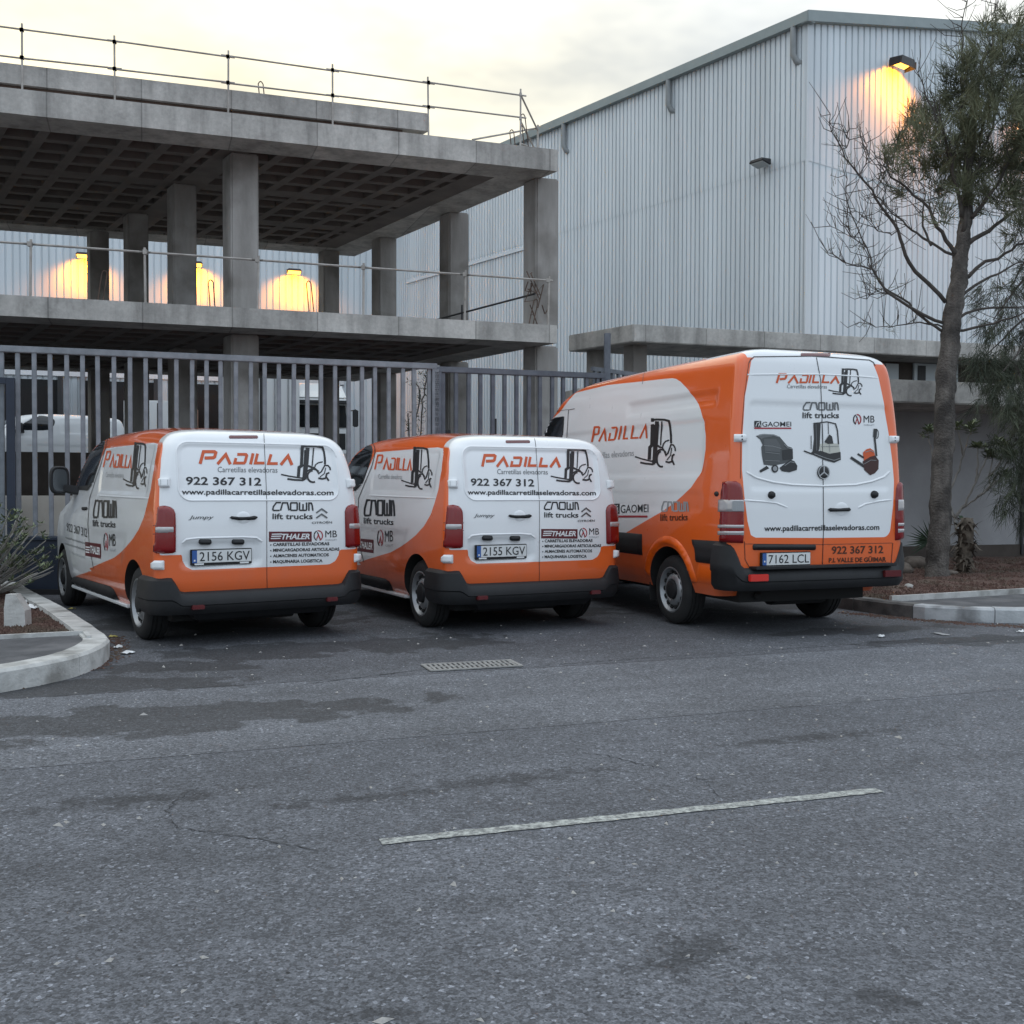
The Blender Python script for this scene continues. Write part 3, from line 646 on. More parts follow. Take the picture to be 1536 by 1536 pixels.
under(gh, MB().obox(wl - nl * .02, LG * 18, nl * -.03, 0, .34).build('plinth', M_BROWN, gh))

# ---- steel bar fence
FB = gp(55, 887)
def fence(px0, px1, zt, m, label, step=.2, bw=.058, off=0.0, rail_h=.085):
    P = FB - RN * 0 + Vector((0, 0, 0)); E = unit(19.3); a = on_line(px0, 540, P + Vector((-E.y, E.x, 0)) * off, E); b = on_line(px1, 540, P + Vector((-E.y, E.x, 0)) * off, E)
    A = Vector((a.x, a.y, 0)); Bp = Vector((b.x, b.y, 0)); Ln = (Bp - A).length
    t = thing('bar_fence', label, 'fence', tuple(A), math.atan2(E.y, E.x))
    MB().box(-.03, -.05, zt - rail_h, Ln + .03, .05, zt).build('top_rail', m, t, bevel=.008)
    MB().box(-.03, -.035, .10, Ln + .03, .035, .18).build('bottom_rail', m, t)
    mb = MB().box(-bw / 2, -bw / 2, .18, bw / 2, bw / 2, zt - rail_h + .002); first = None; n = int(Ln / step)
    for i in range(n + 1):
        if first is None: first = mb.build('bar', m, t, bevel=.006); o = first
        else: o = first.copy(); col.objects.link(o)
        o.location = ((i + .5) * step * Ln / (n + 1) / step, random.uniform(-.004, .004), 0); o.rotation_euler = (random.gauss(0, .002), random.gauss(0, .003), 0)
    for x in (0.0, Ln):
        MB().box(x - .05, -.06, 0, x + .05, .06, zt - rail_h).build('post', m, t)
    return t
fence(-140, 652, 3.21, M_GALV, 'tall grey steel bar fence standing behind the two smaller vans')
fence(656, 905, 3.17, M_GALV_D, 'darker shorter run of steel bar fence behind the big van')
E2_ = unit(30)
p0 = on_line(888, 550, (0, 18.6), (1, 0)); p1 = on_line(957, 540, (0, 19.6), (1, 0))
t = thing('side_gate', 'dark steel gate top with short bars under the canopy', 'gate', (p0.x, p0.y, 0), math.atan2(p1.y - p0.y, p1.x - p0.x))
Ln = ((p1 - p0).xy).length; zt_ = p0.z
MB().box(0, -.03, zt_ - .07, Ln, .03, zt_).build('top_rail', M_GALV_D, t); MB().box(0, -.03, zt_ - 1.6, Ln, .03, zt_ - 1.53).build('lower_rail', M_GALV_D, t)
for i in range(8): MB().box(Ln * (i + .5) / 8 - .03, -.025, .1, Ln * (i + .5) / 8 + .03, .025, zt_ - .06).build('bar', M_GALV_D, t)
q = on_line(911, 500, (0, 18.4), (1, 0)); tag(MB().box(q.x - .055, q.y - .055, 0, q.x + .055, q.y + .055, q.z).build('steel_post', M_GALV_D, bevel=.01), 'lone dark square steel post rising in front of the canopy', 'post')
# navy gate frame and sheet panel at the left end of the fence
t = thing('navy_gate', 'navy blue gate frame post and top bar at the left end of the fence', 'gate', (FB.x - .35, FB.y - .25, 0), math.radians(19))
x = on_line(19, 650, FB + Vector((.0, -.12, 0)), unit(19)); 
t.location = (x.x, x.y - .05, 0)
MB().box(-.05, -.04, 0, .05, .04, 2.78).build('post', M_NAVY, t); MB().box(-1.6, -.04, 2.70, -.052, .04, 2.78).build('top_bar', M_NAVY, t)
a = gp(33, 886.5); b = gp(81, 886.5)
t = thing('metal_bin', 'dark navy sheet metal bin standing at the foot of the fence beside the van', 'bin', (a.x + .10, a.y - .48, 0), math.atan2(b.y - a.y, b.x - a.x)); w = (b - a).length + .25
MB().box(0, 0, .05, w, .35, .70).build('sheet', M_NAVY, t, bevel=.01); MB().box(-.02, -.025, .70, w + .02, .37, .735).build('rim', M_NAVY, t); MB().box(-.01, -.015, 0, w + .01, .36, .07).build('foot', M_BLACK, t)
a = gp(-46, 868, .05); b = gp(28, 868, .05)
tag(MB().obox((a.x, a.y, 0), (b - a), Vector((-.1, .35, 0)), 0, 1.24).build('gate_pillar', M_CONC, bevel=.02), 'stubby weathered concrete gate pillar behind the planter bush', 'pillar')
# concrete marker stub in the left planter
a = gp(6, 939, .12); b = gp(34, 940, .12); w = (b - a).length
t = pyobj('marker_stub', [(0, 0, -.06), (w, 0, -.06), (w, .13, -.06), (0, .13, -.06), (0, 0, .16), (w * .98, 0, .14), (w * .98, .13, .14), (0, .13, .16), (0.01, .015, .285), (w * .52, .015, .285), (w * .52, .115, .285), (.01, .115, .285)],
          [(3, 2, 1, 0), (0, 1, 5, 4), (1, 2, 6, 5), (2, 3, 7, 6), (3, 0, 4, 7), (4, 5, 9, 8), (5, 6, 10, 9), (6, 7, 11, 10), (7, 4, 8, 11), (8, 9, 10, 11)], M_KERB)
t.location = (a.x, a.y, .12); tag(t, 'small tapered concrete stub standing in the planter gravel', 'marker stub')
# ================================================================== VANS
def paint_mat(name, main, wrap, rough=0.32):
    """car paint with a vinyl wrap colour where the body's wrap attribute is positive"""
    m = mat(name, main, rough, 0, 1.0); t, N, L, b = nodes(m)
    at = N('ShaderNodeAttribute'); at.attribute_name = 'wrap'
    gt = N('ShaderNodeMapRange'); gt.inputs[1].default_value = -.0015; gt.inputs[2].default_value = .0015; L(at.outputs['Fac'], gt.inputs[0])
    tc = N('ShaderNodeTexCoord'); n = N('ShaderNodeTexNoise'); n.inputs['Scale'].default_value = 3.5; n.inputs['Detail'].default_value = 8; n.inputs['Roughness'].default_value = .7; L(tc.outputs['Object'], n.inputs['Vector'])
    sp = N('ShaderNodeSeparateXYZ'); L(tc.outputs['Object'], sp.inputs[0])
    dz = N('ShaderNodeMapRange'); L(sp.outputs[2], dz.inputs[0]); dz.inputs[1].default_value = .95; dz.inputs[2].default_value = .25; dz.inputs[3].default_value = 0.05; dz.inputs[4].default_value = .55
    dn = N('ShaderNodeMath'); dn.operation = 'MULTIPLY'; L(dz.outputs[0], dn.inputs[0]); L(n.outputs[0], dn.inputs[1])
    mx = N('ShaderNodeMix'); mx.data_type = 'RGBA'; mx.inputs['A'].default_value = (*main, 1); mx.inputs['B'].default_value = (*wrap, 1); L(gt.outputs[0], mx.inputs['Factor'])
    m2 = N('ShaderNodeMix'); m2.data_type = 'RGBA'; L(dn.outputs[0], m2.inputs['Factor']); L(mx.outputs['Result'], m2.inputs['A']); m2.inputs['B'].default_value = (.16, .14, .12, 1)
    L(m2.outputs['Result'], b.inputs['Base Color'])
    rm = N('ShaderNodeMapRange'); L(n.outputs[0], rm.inputs[0]); rm.inputs[1].default_value = .3; rm.inputs[2].default_value = .75; rm.inputs[3].default_value = rough - .06; rm.inputs[4].default_value = rough + .12; L(rm.outputs[0], b.inputs['Roughness'])
    return m
WHITE = (0.80, 0.815, 0.825); ORANGE = (0.80, 0.120, 0.008)
M_PAINT = paint_mat('white_paint_orange_wrap', WHITE, ORANGE)
M_WHITE = mat('white_paint', WHITE, .35, 0, .6)
M_ORANGE = mat('orange_paint', ORANGE, .35, 0, .6)
M_PLAST = noise_mat('black_plastic', (0.006, 0.0065, 0.0075), (0.012, 0.0125, 0.0145), 5, .62, .05, 5, bscale=200)
M_RUB = noise_mat('tyre_rubber', (0.010, 0.010, 0.011), (0.020, 0.0195, 0.019), 6, .85, .1, 5, bscale=60)
M_RIM = noise_mat('silver_rim', (0.26, 0.27, 0.28), (0.36, 0.37, 0.38), 5, .38, 0, metal=.6)
M_GLASS = mat('tinted_glass', (0.012, 0.014, 0.016), .06, 0, 0, .6)
M_RED = mat('red_lens', (0.19, 0.003, 0.005), .14, 0, .35)
M_DRED = mat('dark_red_lens', (0.10, 0.006, 0.008), .15, 0, .8)
M_CLEAR = mat('clear_lens', (0.42, 0.40, 0.40), .12, .3, .8)
M_CHROME = mat('chrome', (0.40, 0.41, 0.43), .25, 1.0); M_BADGE = mat('badge_metal', (0.13, 0.135, 0.14), .3, .7); M_MIRROR = mat('mirror_face', (0.10, 0.11, 0.12), .12, .6)
M_UNDER = mat('underbody', (0.015, 0.015, 0.015), .9)
INK = mat('print_black', (0.016, 0.016, 0.018), .4); INK_G = mat('print_grey', (0.14, 0.145, 0.15), .4); INK_LG = mat('print_light_grey', (0.30, 0.31, 0.32), .4)
INK_O = mat('print_orange', (0.60, 0.095, 0.02), .4); INK_R = mat('print_maroon', (0.105, 0.012, 0.018), .4); INK_RED = mat('print_red', (0.36, 0.02, 0.03), .4); INK_W = mat('print_white', (.74, .75, .75), .4)
INK_BR = mat('print_brown', (0.06, 0.018, 0.008), .4); INK_BL = mat('print_blue', (0.03, 0.10, 0.32), .4); M_PLATE = mat('plate_white', (.66, .67, .66), .35)

def pchip(xs, ys, x):
    """smooth monotone interpolation"""
    xs = np.array(xs, float); ys = np.array(ys, float); h = np.diff(xs); d = np.diff(ys) / h; m = np.zeros_like(ys)
    for i in range(1, len(xs) - 1):
        if d[i - 1] * d[i] > 0:
            w1 = 2 * h[i] + h[i - 1]; w2 = h[i] + 2 * h[i - 1]; m[i] = (w1 + w2) / (w1 / d[i - 1] + w2 / d[i])
    m[0], m[-1] = d[0], d[-1]; i = np.clip(np.searchsorted(xs, x) - 1, 0, len(h) - 1); t = (x - xs[i]) / h[i]
    return (2*t**3-3*t**2+1)*ys[i] + (t**3-2*t**2+t)*h[i]*m[i] + (-2*t**3+3*t**2)*ys[i+1] + (t**3-t**2)*h[i]*m[i+1]
def sdf(poly, X, Y):
    """signed distance to a polygon, negative inside"""
    P = np.array(poly, float); d = np.full(X.shape, 1e9); ins = np.zeros(X.shape, bool)
    for a, b in zip(P, np.roll(P, -1, 0)):
        e = b - a; w0 = X - a[0]; w1 = Y - a[1]; t = np.clip((w0 * e[0] + w1 * e[1]) / (e @ e + 1e-12), 0, 1)
        d = np.minimum(d, np.hypot(w0 - e[0] * t, w1 - e[1] * t))
        c = ((a[1] <= Y) & (b[1] > Y)) | ((b[1] <= Y) & (a[1] > Y))
        with np.errstate(divide='ignore', invalid='ignore'): xi = a[0] + (Y - a[1]) / (b[1] - a[1]) * e[0]
        ins ^= c & (X < xi)
    return np.where(ins, -d, d)
def rrect(x0, z0, x1, z1, r, n=5):
    pts = []
    for cx, cz, a0 in ((x1 - r, z1 - r, 0), (x0 + r, z1 - r, 90), (x0 + r, z0 + r, 180), (x1 - r, z0 + r, 270)):
        for k in range(n + 1):
            a = math.radians(a0 + 90 * k / n); pts.append((cx + r * math.cos(a), cz + r * math.sin(a)))
    return pts
def smooth(x): x = np.clip(x, 0, 1); return x * x * (3 - 2 * x)

def body_grid(prof, levels, nr=34, nc=12, ns=110, nf=14, bow=.035, taper=.07, wsb=.35, recess_rear=(), recess_side=(), ridge_side=()):
    """stack of rounded plan outlines; prof rows (z, half width, rear y, front y, rear radius, front radius)"""
    Pz = np.array(prof); zs = np.array(levels); c = [pchip(Pz[:, 0], Pz[:, k], zs) for k in range(1, 6)]
    V = []
    for k, z in enumerate(zs):
        w, yr, yf, rr, rf = (a[k] for a in c); rr = min(rr, w * .9); rf = min(rf, w * .95)
        h = []
        for i in range(nr): h.append((-(w - rr) * i / nr, yr))
        for i in range(nc):
            a = math.pi / 2 * i / nc; h.append((-(w - rr) - rr * math.sin(a) ** .85, yr + rr * (1 - math.cos(a) ** .85)))
        for i in range(ns):
            h.append((-w, yr + rr + (yf - rf - yr - rr) * i / ns))
        for i in range(nf):
            a = math.pi / 2 * i / nf; h.append((-(w - rf) - rf * math.cos(a), yf - rf + rf * math.sin(a)))
        for i in range(nf + 1): h.append((-(w - rf) * (1 - i / nf), yf))
        h = np.array(h); X, Y = h[:, 0], h[:, 1]
        fall = np.clip(1 - (Y - yr) / (rr + 1e-6), 0, 1); Y = Y + bow * (X / w) ** 2 * fall
        X = X * (1 - taper * smooth((Y - (yf - 1.9)) / 1.9))
        Y = Y - wsb * (X / w) ** 2 * smooth((Y - (yf - .8)) / .8) * (.35 if z < 1.1 else 1) * .5
        n = len(X); X = np.concatenate([X, -X[-2:0:-1]]); Y = np.concatenate([Y, Y[-2:0:-1]])
        V.append(np.stack([X, Y, np.full_like(X, z)], 1))
    G = np.array(V); X, Y, Z = G[..., 0], G[..., 1], G[..., 2]
    half = nr + nc + ns + 2 * nf + 1; ring = G.shape[1]; j = np.arange(ring); jj = np.minimum(j, ring - j)
    rear = (jj < nr + nc // 3)[None, :] & np.ones_like(X, bool); side = ((jj >= nr + nc) & (jj < nr + nc + ns))[None, :] & np.ones_like(X, bool)
    dY = np.zeros_like(X); dX = np.zeros_like(X)
    for poly, dep, soft in recess_rear: dY += np.where(rear, dep * smooth(-sdf(poly, X, Z) / soft), 0)
    for poly, dep, soft in recess_side: dX += np.where(side, dep * smooth(-sdf(poly, Y, Z) / soft), 0)
    for y0, y1, za, zb, wd, hh in ridge_side:
        zc = za + (zb - za) * (Y - y0) / (y1 - y0); dX += np.where(side & (Y > y0) & (Y < y1), -hh * np.exp(-((Z - zc) / wd) ** 2), 0)
    G[..., 1] = Y + dY; G[..., 0] = X - np.sign(X) * dX * -1 * -1
    nl = len(zs); F = []
    for k in range(nl - 1):
        for i in range(ring):
            a = k * ring + i; b = k * ring + (i + 1) % ring; F.append((b, a, a + ring, b + ring))
    F.append(tuple(range(ring))); F.append(tuple((nl - 1) * ring + i for i in reversed(range(ring))))
    return G.reshape(-1, 3), F
def cut_arches(V, F, mats, centres, r, xin, xout):
    me = bpy.data.meshes.new('body'); me.from_pydata(V.tolist(), [], F); finish(me, mats[0])
    bm = bmesh.new(); bm.from_mesh(me); bmesh.ops.recalc_face_normals(bm, faces=bm.faces); bm.to_mesh(me); bm.free()
    ob = link('body', me); mb = MB(); n = 56
    for (cy, cz) in centres:
        for s in (-1, 1):
            k = len(mb.v)
            for x in (xin * s, xout * s):
                for i in range(n):
                    a = 2 * math.pi * i / n; yy, zz = r * math.cos(a), r * math.sin(a)
                    mb.v.append((x, cy + yy, cz + zz))
                # lower half widened so that nothing of the body hangs below the arch
            for i in range(n): a, b = k + i, k + (i + 1) % n; mb.f.append((a, b, b + n, a + n))
            mb.f.append(tuple(k + i for i in reversed(range(n)))); mb.f.append(tuple(k + n + i for i in range(n)))
    cu = mb.build('cutter', mats[1]); me.materials.append(mats[1])
    md = ob.modifiers.new('b', 'BOOLEAN'); md.object = cu; md.operation = 'DIFFERENCE'; md.solver = 'EXACT'; md.material_mode = 'TRANSFER'
    bpy.context.view_layer.update(); dg = bpy.context.evaluated_depsgraph_get()
    me2 = bpy.data.meshes.new_from_object(ob.evaluated_get(dg)); me2.name = 'body'
    bpy.data.objects.remove(ob); bpy.data.objects.remove(cu)
    return me2
_text_cache = {}
def text_tris(s, bold=0.0, shear=0.0):
    key = (s, bold, shear)
    if key in _text_cache: return _text_cache[key]
    cu = bpy.data.curves.new('t', 'FONT'); cu.body = s; cu.size = 1; cu.offset = bold; cu.shear = shear; cu.resolution_u = 3; cu.fill_mode = 'FRONT'
    ob = bpy.data.objects.new('t', cu); col.objects.link(ob); bpy.context.view_layer.update()
    me = bpy.data.meshes.new_from_object(ob.evaluated_get(bpy.context.evaluated_depsgraph_get()))
    me.calc_loop_triangles(); v = np.array([p.co[:2] for p in me.vertices]); f = [tuple(t.vertices) for t in me.loop_triangles]
    bpy.data.objects.remove(ob)
    cap = 0.70 if not any(ch.isupper() or ch.isdigit() for ch in s) else max(v[:, 1].max(), .5)
    v[:, 0] = (v[:, 0] - v[:, 0].min()) / (v[:, 0].max() - v[:, 0].min())
    _text_cache[key] = (v, f); return _text_cache[key]
def inside(poly, x, y):
    r = False; n = len(poly)
    for i in range(n):
        (x0, y0), (x1, y1) = poly[i], poly[(i + 1) % n]
        if (y0 > y) != (y1 > y) and x < x0 + (y - y0) / (y1 - y0) * (x1 - x0): r = not r
    return r
class Skin:
    """draws prints, lenses and trim onto a body surface; rays are shot along chosen directions in the van's own frame"""
    def __init__(s, me, poses): s.bvh = BVHTree.FromPolygons([v.co.copy() for v in me.vertices], [tuple(p.vertices) for p in me.polygons]); s.inv = [p.inverted() for p in poses]; s.k = 0; s.map = lambda x, y: (x, y); s.mode = 'px'
    def use(s, mode='px', k=0, ox=0, oy=0, sc=1.0):
        s.mode = mode; s.k = k; s.map = lambda x, y: (ox + x / sc, oy + y / sc); return s
    def hit(s, x, y):
        if s.mode == 'px':
            X, Y = s.map(x, y); o = s.inv[s.k] @ CAM; d = (s.inv[s.k].to_3x3() @ ray(X, Y)).normalized()
        elif s.mode == 'side': o = Vector((-3, x, y)); d = Vector((1, 0, 0))
        elif s.mode == 'rear': o = Vector((x, -3, y)); d = Vector((0, 1, 0))
        p, n, i, dist = s.bvh.ray_cast(o, d)
        if p is None:
            best = None
            for t in np.linspace(5, 16, 45) if s.mode == 'px' else np.linspace(1, 4, 20):
                q = s.bvh.find_nearest(o + d * t)
                if best is None or q[3] < best[3]: best = q
            p, n = best[0], best[1]
        if n.dot(d) > 0: n = -n
        return p, n
    def pt(s, x, y): return s.hit(x, y)[0]
    def emit(s, name, uv, tris, m, parent, off, mirror=False, smooth_=False, offs=None):
        V = []
        for i, (x, y) in enumerate(uv):
            p, n = s.hit(x, y); q = p + n * (off if offs is None else offs[i]); V.append((-q.x if mirror else q.x, q.y, q.z))
        if mirror: tris = [tuple(reversed(t)) for t in tris]
        return pyobj(name, V, tris, m, parent, smooth_)
    def text(s, txt, A, B, H, m, parent, bold=0, shear=0, name='lettering', off=.0035, H2=None):
        v, f = text_tris(txt, bold, shear); H2 = H2 or H; cap = .69
        if ' ' in txt and name == 'lettering':      # each word is a piece of its own
            return s.words(txt, A, B, H, m, parent, bold, shear, off, H2)
        uv = [(A[0] + (B[0] - A[0]) * a, A[1] + (B[1] - A[1]) * a - (H + (H2 - H) * a) * b / cap) for a, b in v]
        return s.emit(name, uv, f, m, parent, off)
    def words(s, txt, A, B, H, m, parent, bold, shear, off, H2):
        v, f = text_tris(txt, bold, shear); ws = [len(w) for w in txt.split(' ')]
        # find the widest gaps between triangles: they are the spaces
        iv = sorted((min(v[i][0] for i in t), max(v[i][0] for i in t)) for t in f); gaps = []; end = iv[0][1]
        for a, b in iv:
            if a > end: gaps.append((a - end, (a + end) / 2))
            end = max(end, b)
        cuts = sorted(g[1] for g in sorted(gaps, reverse=True)[:len(ws) - 1]); cuts = [-1] + cuts + [2]
        for lo, hi in zip(cuts, cuts[1:]):
            fs = [t for t in f if lo < v[t[0]][0] < hi]
            if not fs: continue
            ids = sorted({i for t in fs for i in t}); re_ = {i: k for k, i in enumerate(ids)}
            uv = [(A[0] + (B[0] - A[0]) * v[i][0], A[1] + (B[1] - A[1]) * v[i][0] - (H + (H2 - H) * v[i][0]) * v[i][1] / .69) for i in ids]
            s.emit('lettering', uv, [tuple(re_[i] for i in t) for t in fs], m, parent, off)
    def strokes(s, lines, m, parent, name='logo', off=.0035, dens=0):
        uv = []; F = []
        for pts, w in lines:
            closed = pts[0] == pts[-1]
            if dens:
                q = []
                for a, b in zip(pts, pts[1:]):
                    m_ = max(1, int(math.hypot(b[0] - a[0], b[1] - a[1]) / dens)); q += [(a[0] + (b[0] - a[0]) * i / m_, a[1] + (b[1] - a[1]) * i / m_) for i in range(m_)]
                pts = q + [pts[-1]]
            P = [np.array(p, float) for p in pts]
            if closed: P = P[:-1]
            n = len(P); k = len(uv)
            for i in range(n):
                a = P[i - 1] if (i > 0 or closed) else None; b = P[(i + 1) % n] if (i < n - 1 or closed) else None
                ds = [d / (np.linalg.norm(d) + 1e-9) for d in ([P[i] - a] if a is not None else []) + ([b - P[i]] if b is not None else [])]
                ns = [np.array((-d[1], d[0])) for d in ds]; nn = sum(ns); nn = nn / (np.linalg.norm(nn) + 1e-9); sc = 1 / max(.35, nn @ ns[0])
                uv += [tuple(P[i] + nn * w / 2 * sc), tuple(P[i] - nn * w / 2 * sc)]
            for i in range(n if closed else n - 1):
                j = (i + 1) % n; F.append((k + 2 * i, k + 2 * i + 1, k + 2 * j + 1, k + 2 * j))
        return s.emit(name, uv, F, m, parent, off)
    def fill(s, poly, g, m, parent, name, off=.0035, puff=0.0, soft=None, mirror=False):
        """polygon filled with a fine triangulation that follows the surface; puff raises the middle"""
        P = []
        for a, b in zip(poly, poly[1:] + poly[:1]):
            n = max(1, int(math.hypot(b[0] - a[0], b[1] - a[1]) / g))
            for i in range(n): P.append((a[0] + (b[0] - a[0]) * i / n, a[1] + (b[1] - a[1]) * i / n))
        nb = len(P); xs = [p[0] for p in P]; ys = [p[1] for p in P]; pts = list(P); PX = np.array(P)
        for x in np.arange(min(xs) + g / 2, max(xs), g):
            for y in np.arange(min(ys) + g / 2, max(ys), g):
                if inside(P, x, y) and np.min(np.hypot(PX[:, 0] - x, PX[:, 1] - y)) > g * .45: pts.append((x, y))
        r = delaunay_2d_cdt([Vector(p) for p in pts], [(i, (i + 1) % nb) for i in range(nb)], [], 1, 1e-6)
        vs = [tuple(v) for v in r[0]]; fs = [tuple(f) for f in r[2] if inside(P, sum(vs[i][0] for i in f) / 3, sum(vs[i][1] for i in f) / 3)]
        offs = None
        if puff:
            d = -sdf(P, np.array([v[0] for v in vs]), np.array([v[1] for v in vs])); sft = soft or g * 1.5
            offs = list(off + puff * np.sqrt(np.clip(1 - (1 - np.clip(d / sft, 0, 1)) ** 2, 0, 1)))
        return s.emit(name, vs, fs, m, parent, off, mirror, bool(puff), offs)
    def ridge(s, pts, w, h, m, parent, name='crease', mirror=False, sub=6):
        P = []
        for a, b in zip(pts, pts[1:]):
            for i in range(sub): P.append(np.array(a, float) + (np.array(b, float) - np.array(a, float)) * i / sub)
        P.append(np.array(pts[-1], float)); uv = []; F = []; offs = []; n = len(P)
        for i, p in enumerate(P):
            d = P[min(i + 1, n - 1)] - P[max(i - 1, 0)]; d = d / (np.linalg.norm(d) + 1e-9); q = np.array((-d[1], d[0]))
            for t, o in ((-.5, -.001), (-.15, h), (.15, h), (.5, -.001)): uv.append(tuple(p + q * w * t)); offs.append(o * min(1, i / 2 + .15, (n - 1 - i) / 2 + .15))
            if i:
                for j in range(3): a = 4 * (i - 1) + j; F.append((a, a + 1, a + 5, a + 4))
        return s.emit(name, uv, F, m, parent, 0, mirror, True, offs)
def ell(cx, cy, rx, ry, a0=0, a1=360, n=22):
    closed = abs(a1 - a0) >= 360; L_ = [(cx + rx * math.cos(math.radians(a0 + (a1 - a0) * i / n)), cy - ry * math.sin(math.radians(a0 + (a1 - a0) * i / n))) for i in range(n + 1)]
    if closed: L_[-1] = L_[0]
    return L_
def rect(x0, y0, x1, y1): return [(x0, y0), (x1, y0), (x1, y1), (x0, y1)]
# the forklift pictogram, drawn in a box 915..1340 x 150..485
FORK = [([(1101, 158), (1096, 250), (1092, 335), (1072, 348), (1066, 428)], 20), ([(1122, 200), (1116, 320), (1106, 445)], 9), ([(1146, 178), (1138, 300), (1130, 360), (1120, 450)], 24),
        ([(1096, 330), (1150, 335), (1188, 350)], 13), ([(1104, 168), (1150, 166), (1225, 168), (1272, 176), (1284, 215), (1292, 270), (1294, 322)], 13), ([(1197, 178), (1190, 260), (1184, 335)], 8),
        ([(918, 408), (985, 422), (1060, 434), (1100, 440)], 9), ([(972, 446), (1030, 454), (1108, 458)], 12), ([(1100, 430), (1116, 460)], 16),
        ([(1205, 348), (1212, 326), (1236, 308), (1274, 300)], 8), ([(1190, 345), (1216, 362), (1240, 400), (1262, 384), (1292, 330), (1318, 332), (1336, 352), (1338, 372)], 9),
        (ell(1192, 424, 48, 50, 95, 290, 14), 12), (ell(1190, 424, 66, 62, 40, 150, 10), 10), ([(1236, 440), (1270, 446), (1300, 440)], 12), ([(1330, 392), (1308, 402), (1302, 428), (1326, 462)], 11), ([(1300, 350), (1288, 400), (1250, 430)], 6)]
def mapped(lines, box, dst):
    (a, b, c, d), (e, f, g_, h) = box, dst; sx = (g_ - e) / (c - a); sy = (h - f) / (d - b)
    return [([(e + (x - a) * sx, f + (y - b) * sy) for x, y in p], w * math.sqrt(abs(sx * sy))) for p, w in lines]
FORK = [(p_, w_ * 1.32) for p_, w_ in FORK]
FBOX = (915, 150, 1340, 485)
CROWN = [([(918, 648), (878, 648), (852, 684), (848, 706), (856, 715), (906, 715)], 13), ([(914, 716), (932, 650), (972, 650), (978, 672), (986, 714)], 13), ([(1004, 650), (1052, 650), (1056, 656), (1056, 708), (1050, 714), (1004, 714), (1000, 708), (1000, 656), (1004, 650)], 13),
         ([(1076, 646), (1076, 708), (1082, 714), (1106, 714)], 13), ([(1106, 660), (1106, 714), (1132, 714), (1136, 706), (1136, 646)], 13), ([(1156, 718), (1156, 652), (1176, 652), (1184, 672), (1190, 718)], 13)]
CBOX = (840, 640, 1196, 722)
def wheel_parts(parent, loc, side, r, w, rim_r, sprinter=False, n=48):
    """wheel with its axis along x; outer face at loc; > tyre, rim, hub_cap"""
    t = bpy.data.objects.new('wheel', None); col.objects.link(t); t.parent = parent; t.location = loc; s = side   # s=-1 left: outer face towards -x
    def lat(p, name, m, sharp=35):
        mb = MB(); mb.lathe([(a * s, q) for a, q in p], n); return mb.build(name, m, t, sharp=sharp)
    ty = lat([(-.02, rim_r), (-.002, rim_r + .012), (.0, rim_r + (r - rim_r) * .45), (-.012, r - .03), (-.035, r - .008), (-.05, r - .002), (-.052, r - .010), (-.062, r - .010), (-.064, r), (-w * .36, r), (-w * .37, r - .01), (-w * .43, r - .01), (-w * .44, r), (-w * .56, r), (-w * .57, r - .01), (-w * .63, r - .01), (-w * .64, r), (-w + .05, r), (-w + .02, r - .02), (-w, r - .06), (-w + .02, rim_r)], 'tyre', M_RUB)
    lat([(-.02, rim_r), (-.004, rim_r + .008), (-.002, rim_r - .004), (-.022, rim_r - .016), (-.05, rim_r - .03), (-.058, rim_r - .05), (-.036, rim_r * .72), (-.018, rim_r * .60), (-.014, rim_r * .5), (-.03, rim_r * .44), (-.04, .0)], 'rim', M_RIM)
    hub = MB(); hub.lathe([(a * s, q) for a, q in ((-.03, rim_r * .43), (.0, rim_r * .40), (.008, rim_r * .30), (.012, rim_r * .16), (.014, 0.0))], 28); hub.build('hub_cap', M_PLAST, t, sharp=30)
    k = 12 if not sprinter else 14; ho = None
    for i in range(k):
        a = 2 * math.pi * i / k; rc = rim_r * .80; mb = MB(); u_ = Vector((0, math.cos(a), math.sin(a))); v_ = Vector((0, -math.sin(a), math.cos(a)))
        c = u_ * rc; ww, hh = rim_r * .105, rim_r * .085
        pts = [c + u_ * hh * math.cos(b) + v_ * ww * math.sin(b) for b in np.linspace(0, 2 * math.pi, 9)[:-1]]
        xo = -.034 * s
        mb.add([(xo + 0.004 * s, p.y, p.z) for p in pts] + [(xo - .02 * s, p.y, p.z) for p in pts], [tuple(range(8)), tuple(reversed(range(8, 16)))] + [(j, (j + 1) % 8, 8 + (j + 1) % 8, 8 + j) for j in range(8)])
        mb.build('vent_slot', M_UNDER, t)
    return t
